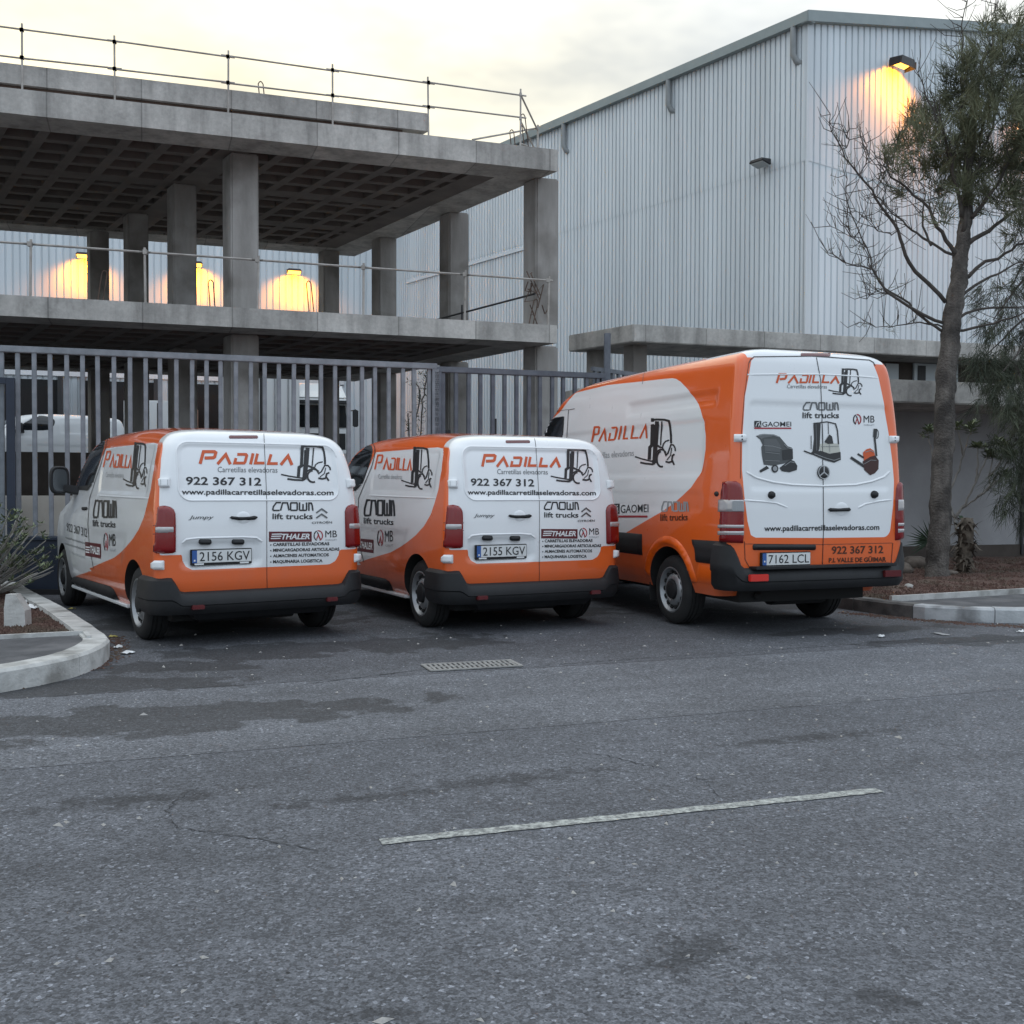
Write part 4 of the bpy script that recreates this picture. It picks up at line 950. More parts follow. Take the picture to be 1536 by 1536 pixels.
def bumper(skin, parent, zc, zt, zb, out, xs, yend, w, y0, name='rear_bumper', lip=.03):
    """wrap-round moulded bumper: centre top zc, corner top zt, bottom zb"""
    # plan path from left side round the rear to the right side
    path = []
    r = .16
    for y in np.linspace(yend, y0 + r, 8): path.append((-w, y, 'c'))
    for a in np.linspace(0, math.pi / 2, 10)[1:]: path.append((-(w - r) - r * math.cos(a), y0 + r - r * math.sin(a), 'c'))
    for x in np.linspace(-(w - r), w - r, 41)[1:-1]: path.append((x, y0, 'r'))
    for a in np.linspace(math.pi / 2, 0, 10)[:-1]: path.append((w - r + r * math.cos(a), y0 + r - r * math.sin(a), 'c'))
    for y in np.linspace(y0 + r, yend, 8): path.append((w, y, 'c'))
    V = []; F = []; n = len(path)
    for i, (x, y, k) in enumerate(path):
        a = Vector(path[max(i - 1, 0)][:2]); b = Vector(path[min(i + 1, n - 1)][:2]); d = (b - a).normalized(); nn = Vector((d.y, -d.x))
        if nn.dot(Vector((x, y - 1.0))) < 0: nn = -nn
        bow = .03 * (x / w) ** 2 if k == 'r' else .03
        t = float(smooth(np.array((abs(x) - xs) / .09))); top = zc + (zt - zc) * t
        zz = [(top, -.03), (top - .004, lip * .4), (top - .03, lip + .012), (top - (top - zb) * .45, out), (zb + (top - zb) * .42, out), (zb + (top - zb) * .38, out - .012), (zb + .05, out - .014), (zb, out - .05), (zb, -.12)]
        for z, o in zz: V.append((x + nn.x * o, y + bow + nn.y * o, z))
        m = len(zz)
        if i:
            for j in range(m - 1): p = (i - 1) * m + j; F.append((p, p + 1, p + m + 1, p + m))
    o = pyobj(name, V, F, M_PLAST, parent, True, 40); return o
def plate(skin, quad, txt, tb, parent, blue, name='licence_plate', frame=True):
    """number plate as a thin board with frame, blue band and characters"""
    c = [skin.pt(*q) for q in quad]; y = min(p.y for p in c) - .02
    x0 = (c[0].x + c[3].x) / 2; x1 = (c[1].x + c[2].x) / 2; z1 = (c[0].z + c[1].z) / 2; z0 = (c[2].z + c[3].z) / 2
    b = MB().box(x0, y, z0, x1, y + .035, z1).build(name, M_PLAST, parent, bevel=.004)
    i = .008; MB().box(x0 + i, y - .004, z0 + (.022 if frame else i), x1 - i, y + .002, z1 - i).build('plate_face', M_PLATE, b)
    MB().box(x0 + i, y - .0055, z0 + (.022 if frame else i), x0 + i + .042, y + .001, z1 - i).build('euro_band', INK_BL, b)
    MB().box(x0 + i + .014, y - .0065, z0 + .035, x0 + i + .028, y + .001, z0 + .05).build('country_mark', INK_W, b)
    v, f = text_tris(txt, .004); a0, a1 = x0 + .072, x1 - .022; hz = .076 * (x1 - x0) / .53; zb = z0 + (.022 if frame else i) + ((z1 - i) - (z0 + (.022 if frame else i)) - hz) / 2
    pyobj('plate_characters', [(a0 + (a1 - a0) * p[0], y - .0058, zb + p[1] / .69 * hz) for p in v], f, INK, b)
    if frame:
        for k in range(2): MB().box(x0 + .03 + k * (x1 - x0 - .14), y - .003, z0 + .004, x0 + .11 + k * (x1 - x0 - .14), y + .001, z0 + .018).build('frame_print', INK_W, b)
    return b

POSES = [(-2.180, 9.504, .591), (.268, 10.293, .475), (2.961, 10.075, .370)]
POSEM = [Matrix.Translation((x, y, 0)) @ Matrix.Rotation(a, 4, 'Z') for x, y, a in POSES]

def compact_body():
    prof = [(.27, .86, .30, 4.78, .12, .45), (.36, .91, .24, 4.90, .12, .48), (.44, .93, .06, 4.92, .13, .5), (.60, .945, .03, 4.95, .13, .5), (.85, .95, .03, 4.93, .13, .5), (1.05, .948, .034, 4.80, .13, .48), (1.15, .943, .04, 4.52, .13, .4), (1.20, .94, .045, 4.28, .13, .36), (1.30, .93, .055, 4.10, .13, .36),
            (1.50, .905, .085, 3.84, .13, .36), (1.65, .875, .115, 3.62, .14, .36), (1.74, .845, .14, 3.45, .14, .36), (1.79, .815, .165, 3.32, .15, .36), (1.83, .775, .19, 3.16, .16, .36), (1.86, .72, .225, 2.98, .18, .34), (1.885, .62, .30, 2.7, .2, .3), (1.90, .45, .48, 2.4, .2, .25), (1.906, .2, .9, 2.0, .1, .1)]
    lv = list(np.linspace(.27, 1.74, 68)) + [1.755, 1.77, 1.785, 1.80, 1.813, 1.826, 1.838, 1.85, 1.861, 1.871, 1.88, 1.888, 1.895, 1.901, 1.906]
    rec = [(rrect(-.745, 1.285, .725, 1.765, .10), .018, .026), (rrect(-.755, .675, -.03, .935, .07), .022, .05)]
    sid = [(rrect(.42, 1.30, 2.22, 1.745, .08), .010, .03), ([(1.25, .62), (3.3, .60), (3.3, .98), (.95, .98)], .010, .10)]
    V, F = body_grid(prof, lv, recess_rear=rec, recess_side=sid)
    V[:, 2] += .055 * smooth((V[:, 1] - .15) / 1.3) * smooth((V[:, 2] - 1.1) / .7)
    return cut_arches(V, F, [M_PAINT, M_UNDER], [(.80, .335), (4.075, .335)], .395, .60, 1.2)
def set_wrap(me, fn):
    co = np.empty(len(me.vertices) * 3); me.vertices.foreach_get('co', co); co = co.reshape(-1, 3)
    a = me.attributes.new('wrap', 'FLOAT', 'POINT'); a.data.foreach_set('value', fn(co[:, 0], co[:, 1], co[:, 2]).astype(np.float32))
    me.polygons.foreach_set('use_smooth', [True] * len(me.polygons)); me.set_sharp_from_angle(angle=math.radians(42)); me.update()

def compact_van():
    t = thing('panel_van', 'x', 'van'); me = compact_body(); S = Skin(me, POSEM)
    # --- livery: white islands on orange
    S.use('px', 1, 500, 620, 3.491)
    side = [S.pt(*p) for p in ((200, 147), (350, 140), (480, 140), (535, 147), (560, 160), (575, 185), (576, 215), (566, 300), (550, 400), (530, 470), (510, 530), (475, 590), (430, 640), (380, 680), (300, 728), (200, 758), (115, 785))]
    S.use('px', 0); side += [S.pt(*p) for p in ((142, 855), (113, 864.5), (107, 874))]
    side = [(p.y, min(p.z, 1.775)) for p in side] + [(3.75, .2), (5.3, .2), (5.3, 1.0), (4.5, 1.12), (4.0, 1.27), (3.55, 1.38), (2.5, 1.46), (2.36, 1.64), (2.28, 1.775)]
    rear = [(-.80, 2.2), (-.80, 1.84), (-.835, 1.76), (-.87, 1.62), (-.895, 1.45), (-.91, 1.25), (-.915, 1.0), (-.915, .805), (-.735, .805), (-.728, .75), (-.70, .70), (-.65, .672), (.62, .672), (.68, .70), (.715, .75), (.725, .805), (.915, .805), (.915, 1.0), (.91, 1.25), (.895, 1.45), (.87, 1.62), (.835, 1.76), (.80, 1.84), (.80, 2.2)]
    def fn(X, Y, Z):
        ds = np.maximum(sdf(side, Y, Z), .70 - np.abs(X)); dr = np.maximum(sdf(rear, X, Z), Y - .42)
        return np.minimum(ds, dr)
    set_wrap(me, fn); link('body', me, t)
    # --- glazing and shut lines
    S.use('px', 0, 80, 640, 4.8)
    S.fill([(374, 82), (345, 86), (300, 118), (258, 168), (215, 240), (180, 330), (160, 400), (175, 432), (255, 425), (285, 402), (300, 350), (335, 240), (362, 150)], 9, M_GLASS, t, 'door_window', .004)
    S.fill([(150, 395), (120, 398), (112, 425), (135, 452), (250, 460), (285, 410), (250, 424), (175, 430)], 8, M_PLAST, t, 'window_sill_trim', .006)
    S.ridge([(376, 84), (362, 150), (335, 240), (300, 352), (285, 404)], 9, .004, M_PLAST, t, 'window_seal')
    S.strokes([([(392, 78), (378, 150), (345, 270), (300, 400), (262, 520), (250, 700), (262, 860), (290, 1020)], 3.0)], INK, t, 'door_gap', .004, 10)
    S.fill([(205, 585), (215, 578), (245, 578), (250, 590), (240, 602), (212, 602)], 8, M_PLAST, t, 'door_handle', .004, .02)
    # far side glazing mirrored
    S.fill([(374, 82), (345, 86), (300, 118), (258, 168), (215, 240), (180, 330), (160, 400), (175, 432), (255, 425), (285, 402), (300, 350), (335, 240), (362, 150)], 12, M_GLASS, t, 'door_window', .004, mirror=True)
    # windscreen
    ws = []; W = 9; H = 9
    bv = S.bvh
    vs_ = []; fs_ = []
    for i in range(H):
        z = 1.22 + (1.72 - 1.22) * i / (H - 1)
        for j in range(W):
            x = (-.70 + 1.40 * j / (W - 1)) * (1 - .12 * i / (H - 1)); p, n, _, _ = bv.ray_cast(Vector((x, 8, z)), Vector((0, -1, 0)))
            n = n if n.y > 0 else -n; vs_.append(p + n * .004)
            if i and j: a = (i - 1) * W + j - 1; fs_.append((a, a + 1, a + W + 1, a + W))
    pyobj('windscreen', vs_, fs_, M_GLASS, t, True)
    # --- rear door furniture, traced on the first van's rear
    S.use('px', 0, 260, 640, 5.689)
    S.strokes([([(772, 60), (778, 200), (788, 420), (797, 640), (797, 1000), (797, 1218), (800, 1400)], 4.2)], INK, t, 'door_gap', .004, 10)
    S.use('rear')
    o_ = rrect(-.755, 1.268, .735, 1.775, .11, 8); S.ridge(o_ + o_[:1], .022, .007, M_WHITE, t, 'panel_pressing', sub=5)
    o_ = [(-.74, .90), (-.70, .935), (-.60, .945), (-.20, .945), (-.08, .935), (-.03, .90)]; S.ridge(o_, .022, .008, M_WHITE, t, 'panel_pressing', sub=5)
    S.use('px', 0, 260, 640, 5.689)
    S.fill(rrect(474, 75, 722, 103, 12), 16, M_DRED, t, 'brake_light', .002, .012, 12)
    S.fill(ell(597, 775, 62, 52)[:-1], 14, M_WHITE, t, 'handle_dish', .0005, .006, 20)
    S.fill([(478, 776), (495, 764), (555, 770), (600, 770), (650, 768), (690, 760), (716, 768), (718, 778), (695, 794), (640, 798), (560, 799), (500, 790)], 14, M_PLAST, t, 'door_handle', .006, .028, 14)
    for x0, x1 in ((215, 326), (497, 607)): S.fill(rrect(x0, 960, x1, 1004, 18), 14, M_PLAST, t, 'plate_lamp', .002, .03, 16)
    # lamps
    S.use('px', 0, 80, 640, 4.8)
    LP = [(752, 578), (775, 570), (805, 568), (845, 578), (868, 596), (880, 625), (883, 680), (884, 800), (883, 900), (860, 912), (800, 915), (740, 912), (726, 905), (730, 830), (738, 720), (745, 640)]
    for mi in (False, True):
        lamp = S.fill(LP, 14, M_RED, t, 'tail_light', .002, .035, 30, mi)
        o = S.fill(rrect(752, 720, 862, 765, 10), 12, M_CLEAR, lamp, 'reversing_lens', .034, .008, 10, mi)
        S.strokes([([(742, 712), (876, 712)], 5), ([(741, 773), (876, 773)], 5)], M_DRED, lamp, 'lens_divider', .041) if not mi else None
        S.fill(rrect(764, 368, 842, 440, 8), 12, M_WHITE, t, 'door_hinge', .002, .035, 8, mi)
        S.fill(rrect(722, 963, 800, 1032, 8), 12, M_WHITE, t, 'door_hinge', .002, .035, 8, mi)
        if not mi: S.strokes([([(784, 388), (784, 424)], 3), ([(824, 388), (824, 424)], 3)], INK_LG, t, 'hinge_screw', .040)
    S.use('side')
    for mi in (False, True): S.ridge([(.36, 1.285), (.9, 1.287), (1.6, 1.29), (2.25, 1.295)], .022, .006, M_WHITE, t, 'panel_pressing', mi)
    # --- side rubbing strip, sill
    S.use('px', 0, 0, 820, 6.4)
    for mi in (False, True):
        S.fill([(682, 300), (720, 285), (820, 308), (940, 345), (1060, 380), (1095, 410), (1125, 470), (1150, 522), (1040, 480), (900, 425), (780, 378), (682, 340)], 20, M_PLAST, t, 'rubbing_strip', .002, .03, 26, mi)
    for s in (-1, 1):
        MB().hexa([(s * .80, 1.24, .24), (s * .90, 1.24, .245), (s * .90, 3.65, .245), (s * .80, 3.65, .24), (s * .80, 1.24, .29), (s * .905, 1.24, .278), (s * .905, 3.65, .278), (s * .80, 3.65, .29)]).build('sill', M_WHITE, t, bevel=.008)
    bumper(S, t, .485, .615, .29, .055, .74, .44, .955, .03)
    for x in (-.62, .62): MB().box(x - .055, -.034, .335, x + .055, .02, .375).build('reflector', M_DRED, t, bevel=.006)
    MB().hexa([(-.58, .14, .225), (.58, .14, .225), (.58, .34, .225), (-.58, .34, .225), (-.66, .06, .31), (.66, .06, .31), (.66, .34, .31), (-.66, .34, .31)]).build('bumper_gap_panel', M_PLAST, t)  # black panel added below the bumper so the gap looks shaded
    MB().box(-.74, .342, .20, .74, 4.5, .42).build('underbody', M_UNDER, t); MB().tube([(-.45, .55, .25), (.45, .55, .25)], .10, 12).build('silencer', M_UNDER, t)  # underbody box made large to block light and darken the ground below
    MB().tube([(-.75, .80, .32), (.75, .80, .32)], .05, 10).build('rear_axle', M_UNDER, t)
    for y in (.80, 4.075):
        for s in (-1, 1): wheel_parts(t, (s * .915, y, .335), s, .335, .225, .215)
    # door mirror
    for s in (-1, 1):
        MB().hexa([(s * .88, 3.30, 1.29), (s * 1.03, 3.44, 1.33), (s * 1.03, 3.58, 1.33), (s * .88, 3.62, 1.29), (s * .88, 3.30, 1.39), (s * 1.03, 3.44, 1.41), (s * 1.03, 3.58, 1.41), (s * .88, 3.62, 1.39)]).build('mirror_arm', M_PLAST, t, bevel=.012)
        cx, cz = 1.055, 1.455; mp = MB()
        def oval(y, rx, rz): return [(s * (cx + rx * math.copysign(abs(math.cos(q)) ** .6, math.cos(q))), y, cz + rz * math.copysign(abs(math.sin(q)) ** .6, math.sin(q))) for q in np.linspace(0, 2 * math.pi, 25)[:-1]]
        rings = [oval(3.44, .072, .118), oval(3.425, .088, .136), oval(3.43, .098, .148), oval(3.48, .104, .155), oval(3.54, .095, .14), oval(3.60, .06, .10), oval(3.62, .01, .02)]
        for r_ in rings: mp.v += r_
        for i in range(len(rings) - 1):
            for j in range(24): a_ = i * 24 + j; b_ = i * 24 + (j + 1) % 24; mp.f.append((a_, b_, b_ + 24, a_ + 24))
        hd = mp.build('door_mirror', M_PLAST, t, smooth=True); pyobj('mirror_glass', oval(3.438, .078, .122), [tuple(range(24))], M_MIRROR, hd)
    # --- rear prints
    S.use('px', 0, 260, 640, 5.689)
    S.strokes([([(228, 318), (256, 214), (350, 214), (362, 222), (352, 258), (340, 266), (266, 268)], 27), ([(376, 320), (447, 238), (486, 322)], 26), ([(534, 268), (522, 311), (604, 311), (612, 300), (626, 246), (618, 237), (545, 237)], 24), ([(658, 322), (680, 228)], 25),
               ([(718, 230), (698, 311), (776, 311)], 24), ([(833, 236), (811, 315), (890, 315)], 24), ([(916, 326), (978, 250), (1012, 328)], 26)], INK_O, t, 'lettering')
    S.text('Carretillas elevadoras', (378, 388), (888, 392), 46, INK_G, t)
    S.text('922 367 312', (107, 493), (750, 502), 64, INK, t, .022)
    S.text('www.padillacarretillaselevadoras.com', (70, 578), (1368, 585), 44, INK, t, .02)
    S.strokes(FORK, INK, t, 'forklift_logo')
    S.strokes(CROWN, INK, t, 'logo'); S.text('lift trucks', (845, 788), (1188, 788), 46, INK, t, .02)
    S.strokes([([(1218, 736), (1265, 702), (1312, 736)], 13), ([(1218, 780), (1265, 746), (1312, 780)], 13)], M_BADGE, t, 'badge', .006)
    S.text('CITROËN', (1180, 829), (1352, 824), 17, M_BADGE, t, .02, 0, 'badge', .005)
    S.text('Jumpy', (128, 788), (345, 788), 30, M_BADGE, t, .012, .3, 'badge', .005)
    S.fill(rect(815, 895, 1180, 982), 40, INK_R, t, 'logo', .003); S.text('THALER', (922, 960), (1162, 958), 44, INK_W, t, .03, .25, 'lettering', .0055)
    S.strokes([([(838, 918), (926, 916)], 9), ([(834, 936), (920, 934)], 9), ([(830, 955), (912, 953)], 9)], INK_W, t, 'logo', .0055)
    S.strokes([(ell(1236, 930, 36, 42, 110, 250), 9)], INK, t); S.strokes([(ell(1236, 930, 36, 42, -70, 100), 9), ([(1222, 958), (1238, 922), (1250, 958)], 9)], INK_RED, t); S.strokes([([(1228, 900), (1256, 966)], 9)], INK, t)
    S.text('MB', (1296, 944), (1395, 943), 58, INK, t, 0); S.text('FORKLIFT', (1298, 974), (1394, 972), 13, INK_LG, t)
    for i, (s_, x1, y0, y1) in enumerate((('CARRETILLAS ELEVADORAS', 1330, 1018, 1010), ('MINICARGADORAS ARTICULADAS', 1416, 1066, 1056), ('ALMACENES AUTOMATICOS', 1326, 1114, 1105), ('MAQUINARIA LOGISTICA', 1272, 1164, 1155))):
        S.text(s_, (850, y0), (x1, y1), 25, INK, t, .03); S.fill(rect(826, y0 - 14, 836, y0 - 4), 12, INK, t, 'bullet_mark')
    # --- left side prints (traced on the second van, whose side shows best), mirrored prints omitted on the hidden side
    S.use('px', 1, 500, 620, 3.491)
    S.strokes([([(409 + (x - 409) * .88, y) for x, y in p_], w_) for p_, w_ in [([(192, 294), (211, 220), (236, 220), (239, 226), (233, 252), (228, 257), (209, 258)], 9), ([(243, 294), (264, 240), (275, 296)], 9), ([(288, 262), (283, 294), (304, 294), (308, 288), (315, 242), (311, 236), (291, 236)], 8), ([(319, 297), (329, 232)], 8), ([(339, 233), (331, 294), (352, 294)], 8), ([(368, 236), (360, 296), (381, 296)], 8), ([(387, 299), (402, 246), (409, 300)], 9)]], INK_O, t, 'lettering')
    S.text('Carretillas elevadoras', (238, 342), (362, 345), 24, INK_LG, t)
    S.strokes(mapped(FORK, FBOX, (356, 170, 518, 404)), INK, t, 'forklift_logo')
    S.strokes(mapped(CROWN, CBOX, (160, 445, 324, 543)), INK, t, 'logo'); S.text('lift trucks', (160, 576), (316, 584), 30, INK, t, .02)
    S.strokes([(ell(247, 653, 14, 42, 110, 250), 5)], INK, t); S.strokes([(ell(247, 653, 14, 42, -70, 100), 5), ([(242, 680), (248, 645), (253, 680)], 5)], INK_RED, t); S.text('MB', (271, 672), (314, 671), 58, INK, t, 0); S.text('FORKLIFT', (274, 698), (314, 698), 12, INK_LG, t)
    S.fill([(104, 652), (212, 662), (212, 732), (104, 718)], 20, INK_R, t, 'logo', .003); S.text('THALER', (140, 704), (207, 714), 34, INK_W, t, .03, .2, 'lettering', .0055); S.strokes([([(108, 676), (138, 679)], 6), ([(108, 688), (136, 691)], 6), ([(108, 700), (134, 703)], 6)], INK_W, t, 'logo', .0055)
    S.use('px', 0, 80, 640, 4.8)
    S.text('922 367 312', (98, 748), (245, 796), 56, INK, t, .004, H2=62)
    S.text('www.padillacarretillaselevadoras.com', (88, 803), (252, 853), 16, INK_G, t, .01); S.text('www.padillacarretillaselevadoras.com', (88, 848), (258, 900), 16, INK_G, t, .01); S.text('P.I. VALLE DE GÜIMAR', (112, 908), (232, 952), 16, INK_LG, t)
    # plate last, its number differs between the two vans
    S.use('px', 0, 260, 640, 5.689); plate(S, [(138, 1040), (665, 1042), (660, 1172), (138, 1178)], '2156 KGV', None, t, None)
    return t, S
van1, SK = compact_van()
van1.location = (POSES[0][0], POSES[0][1], 0); van1.rotation_euler = (0, 0, POSES[0][2])
van1['label'] = 'white and orange compact panel van with plate 2156 KGV beside the kerbed planter'; van1['group'] = 'lettered company vans parked in a row'
van2 = copy_tree(van1); van2.location = (POSES[1][0], POSES[1][1], 0); van2.rotation_euler = (0, 0, POSES[1][2])
van2['label'] = 'white and orange compact panel van with plate 2155 KGV parked between two other vans'
for c in van2.children:
    if c.name.startswith('licence_plate'):
        for g_ in c.children:
            if g_.name.startswith('plate_characters'):
                v, f = text_tris('2155 KGV', .004); old = g_.data; co = np.array([p.co[:] for p in old.vertices]); x0, x1 = co[:, 0].min(), co[:, 0].max(); z0, z1 = co[:, 2].min(), co[:, 2].max(); v0 = text_tris('2156 KGV', .004)[0]
                sc = (z1 - z0) / (v0[:, 1].max() - v0[:, 1].min()); me = bpy.data.meshes.new('plate_characters'); me.from_pydata([(x0 + (x1 - x0) * p[0], co[0, 1], z0 + (p[1] - v0[:, 1].min()) * sc) for p in v], [], f); finish(me, INK); g_.data = me

# ---------------------------------------------------------------- the tall van
M_PAINT2 = M_PAINT
def tall_van():
    t = thing('high_roof_van', 'orange and white high-roof van with plate 7162 LCL and machine pictures on its rear doors', 'van', group='lettered company vans parked in a row')
    prof = [(.36, .92, .40, 5.74, .10, .5), (.46, .955, .34, 5.84, .10, .5), (.56, .975, .08, 5.88, .11, .55), (.7, .985, .06, 5.90, .11, .55), (1.0, .99, .055, 5.86, .11, .55), (1.15, .985, .055, 5.70, .11, .5), (1.3, .98, .057, 5.42, .11, .42), (1.4, .975, .06, 5.14, .11, .4), (1.5, .97, .063, 4.98, .11, .4), (1.9, .95, .08, 4.62, .11, .4), (2.2, .922, .097, 4.33, .11, .4), (2.35, .90, .108, 4.12, .11, .4),
            (2.45, .886, .116, 3.98, .11, .4), (2.52, .873, .124, 3.82, .11, .4), (2.58, .852, .134, 3.62, .11, .4), (2.63, .815, .152, 3.38, .12, .4), (2.67, .745, .185, 3.05, .13, .35), (2.70, .63, .25, 2.65, .16, .3), (2.72, .45, .42, 2.2, .16, .25), (2.73, .2, .8, 1.7, .1, .1)]
    lv = list(np.linspace(.36, 2.45, 88)) + [2.47, 2.49, 2.51, 2.53, 2.55, 2.567, 2.583, 2.6, 2.615, 2.63, 2.643, 2.655, 2.667, 2.678, 2.688, 2.698, 2.707, 2.715, 2.722, 2.73]
    rec = [(rrect(-.80, 1.36, .80, 2.20, .06), .009, .03)]
    sid = [(rrect(.62, 1.50, 4.05, 2.06, .06), .012, .03), (rrect(.45, 2.17, 2.3, 2.33, .03), .016, .04), (rrect(.62, 1.14, 4.0, 1.36, .04), .006, .03)]
    prof = [(z, w, yr, yf + .75, rr, rf) for z, w, yr, yf, rr, rf in prof]
    V, F = body_grid(prof, lv, nr=36, ns=130, bow=.02, recess_rear=rec, recess_side=sid, wsb=.3)
    me = cut_arches(V, F, [M_PAINT2, M_UNDER], [(1.25, .365), (5.57, .365)], .43, .60, 1.25); S = Skin(me, POSEM)
    S.use('px', 2, 790, 540, 4.955)
    side = [S.pt(*p) for p in ((330, 215), (600, 187), (850, 160), (1000, 143), (1080, 135), (1110, 140), (1145, 162), (1200, 220), (1250, 285), (1290, 360), (1318, 450), (1330, 560), (1330, 660), (1318, 750), (1290, 850), (1220, 950), (1100, 1060), (1000, 1130), (870, 1205), (740, 1282))]
    S.use('px', 2, 790, 510, 2.648); side += [S.pt(375, 785)]
    side = [(p.y, p.z) for p in side] + [(4.5, .70), (5.7, .62), (6.4, .62), (6.4, 1.1), (5.75, 1.42), (5.40, 1.70), (5.12, 1.98), (4.75, 2.22), (4.3, 2.36)]
    S.use('px', 2, 1060, 520, 4.0433)
    rear = [S.pt(*p) for p in ((270, 85), (285, 70), (640, 66), (985, 90), (1008, 104), (1040, 180), (1078, 360), (1108, 560), (1126, 700), (1136, 820), (1130, 960), (1112, 1120), (1095, 1148), (1075, 1155), (700, 1160), (295, 1158), (268, 1142), (248, 1060), (228, 900), (214, 740), (216, 560), (232, 300))]
    rear = [(p.x, p.z) for p in rear]
    def fn(X, Y, Z):
        ds = np.maximum(sdf(side, Y, Z), .60 - np.abs(X)); dr = np.maximum(sdf(rear, X, Z), Y - .35); top = np.maximum(np.maximum(np.abs(X) - .78, 2.60 - Z), Y - .9)
        return np.minimum(np.minimum(ds, dr), top)
    set_wrap(me, fn); link('body', me, t)
    # glazing
    S.use('px', 2, 790, 540, 4.955)
    for mi in (False, True): S.fill([(135, 560), (140, 510), (160, 462), (210, 432), (276, 422), (268, 560), (262, 640), (135, 640)], 14, M_GLASS, t, 'door_window', .004, mirror=mi)
    S.ridge([(135, 560), (140, 510), (160, 462), (210, 432), (276, 422), (268, 560)], 10, .006, M_PLAST, t, 'window_seal')
    S.strokes([([(296, 640), (302, 540), (312, 372), (360, 362)], 3.5), ([(140, 425), (180, 400), (240, 378), (312, 368)], 3)], INK, t, 'door_gap', .004, 10)
    S.strokes([([(862, 180), (868, 120), (885, 50)], 2.5)], INK_G, t, 'roof_seam', .004, 10)
    vs_ = []; fs_ = []; W = H = 9
    for i in range(H):
        z = 1.45 + .85 * i / (H - 1)
        for j in range(W):
            x = (-.76 + 1.52 * j / (W - 1)) * (1 - .10 * i / (H - 1)); p, n, _, _ = S.bvh.ray_cast(Vector((x, 8, z)), Vector((0, -1, 0))); n = n if n.y > 0 else -n; vs_.append(p + n * .004)
            if i and j: a = (i - 1) * W + j - 1; fs_.append((a, a + 1, a + W + 1, a + W))
    pyobj('windscreen', vs_, fs_, M_GLASS, t, True)
    for y0 in (0,): S.fill(ell(1412, 995, 17, 20, n=14)[:-1], 10, M_PLAST, t, 'side_marker', .002, .012, 10)
    # arch lips, rubbing strips
    S.use('side')
    for cy in (1.25, 5.57):
        a0, a1 = (12, 168); outer = [(cy + .545 * math.cos(math.radians(a)), .365 + .535 * math.sin(math.radians(a))) for a in np.linspace(a0, a1, 25)]; inner_ = [(cy + .44 * math.cos(math.radians(a)), .365 + .44 * math.sin(math.radians(a))) for a in np.linspace(a1, a0, 25)]
        for mi in (False, True):
            S.fill(outer + inner_, .05, M_ORANGE, t, 'arch_lip', .001, .03, .05, mi)
    for mi in (False, True):
        for y0, y1 in ((1.80, 5.0),): S.fill(rect(y0, .67, y1, .895), .06, M_PLAST, t, 'rubbing_strip', .002, .02, .03, mi)
        S.fill([(.16, .67), (.70, .67), (.735, .80), (.78, .885), (.16, .895)], .05, M_PLAST, t, 'rubbing_strip', .002, .022, .03, mi)
        S.fill([(.22, .66), (.66, .66), (.74, .47), (.22, .47)][::-1], .06, M_ORANGE, t, 'corner_panel', .001, .012, .03, mi)
    # rear furniture
    S.use('px', 2, 1060, 520, 4.0433)
    S.strokes([([(665, 66), (690, 200), (698, 420), (702, 640), (706, 850), (708, 1100), (700, 1345)], 4)], INK, t, 'door_gap', .004, 10)
    S.strokes([([(255, 100), (268, 76), (286, 62), (640, 58), (986, 82), (1010, 96), (1022, 118)], 5), ([(255, 100), (228, 300), (208, 560), (204, 800)], 2.5), ([(228, 1180), (232, 1290), (262, 1345), (500, 1352), (700, 1346), (1080, 1338), (1118, 1310), (1128, 1190)], 3.5), ([(228, 1196), (700, 1200), (1125, 1190)], 2.5)], INK, t, 'door_gap', .004, 10)
    S.fill(rrect(570, 40, 750, 60, 6), 12, M_DRED, t, 'brake_light', .003, .012, 8)
    S.ridge([(240, 760), (300, 795), (400, 822), (520, 838), (705, 845), (900, 838), (1000, 818), (1075, 790), (1112, 755)], 16, .010, M_WHITE, t, 'crease')
    S.ridge([(228, 932), (330, 938), (420, 948), (490, 975)], 14, .008, M_WHITE, t, 'crease'); S.ridge([(918, 978), (960, 955), (1040, 938), (1122, 928)], 14, .008, M_WHITE, t, 'crease')
    S.ridge([(245, 170), (420, 168), (700, 168), (900, 178), (1040, 190)], 12, .006, M_WHITE, t, 'crease')
    for cx, cy in ((392, 900), (1015, 897)): S.fill(ell(cx, cy, 22, 24, n=16)[:-1], 10, M_PLAST, t, 'door_buffer', .002, .035, 12)
    S.fill(ell(818, 985, 42, 42)[:-1], 12, M_WHITE, t, 'handle_dish', .0005, .005, 16)
    S.fill([(732, 988), (745, 978), (800, 981), (862, 976), (872, 986), (862, 998), (800, 1000), (748, 1001)], 10, M_PLAST, t, 'door_handle', .008, .03, 9)
    e = S.fill(ell(705, 762, 36, 42)[:-1], 10, INK, t, 'star_emblem', .004, .012, 10)
    S.strokes([(ell(705, 762, 33, 39), 5), ([(705, 762), (705, 726)], 7), ([(705, 762), (734, 786)], 7), ([(705, 762), (676, 786)], 7)], M_CHROME, e, 'star', .019)
    S.fill(rrect(278, 1198, 662, 1234, 10), 14, M_PLAST, t, 'plate_lamp_bar', .002, .03, 12)
    plate(S, [(322, 1245), (622, 1245), (622, 1324), (322, 1328)], '7162 LCL', None, t, None, frame=False)
    S.fill(rrect(165, 530, 242, 578, 6), 10, M_WHITE, t, 'door_hinge', .002, .03, 7); S.fill(rrect(1104, 540, 1156, 586, 6), 10, M_WHITE, t, 'door_hinge', .002, .03, 7)
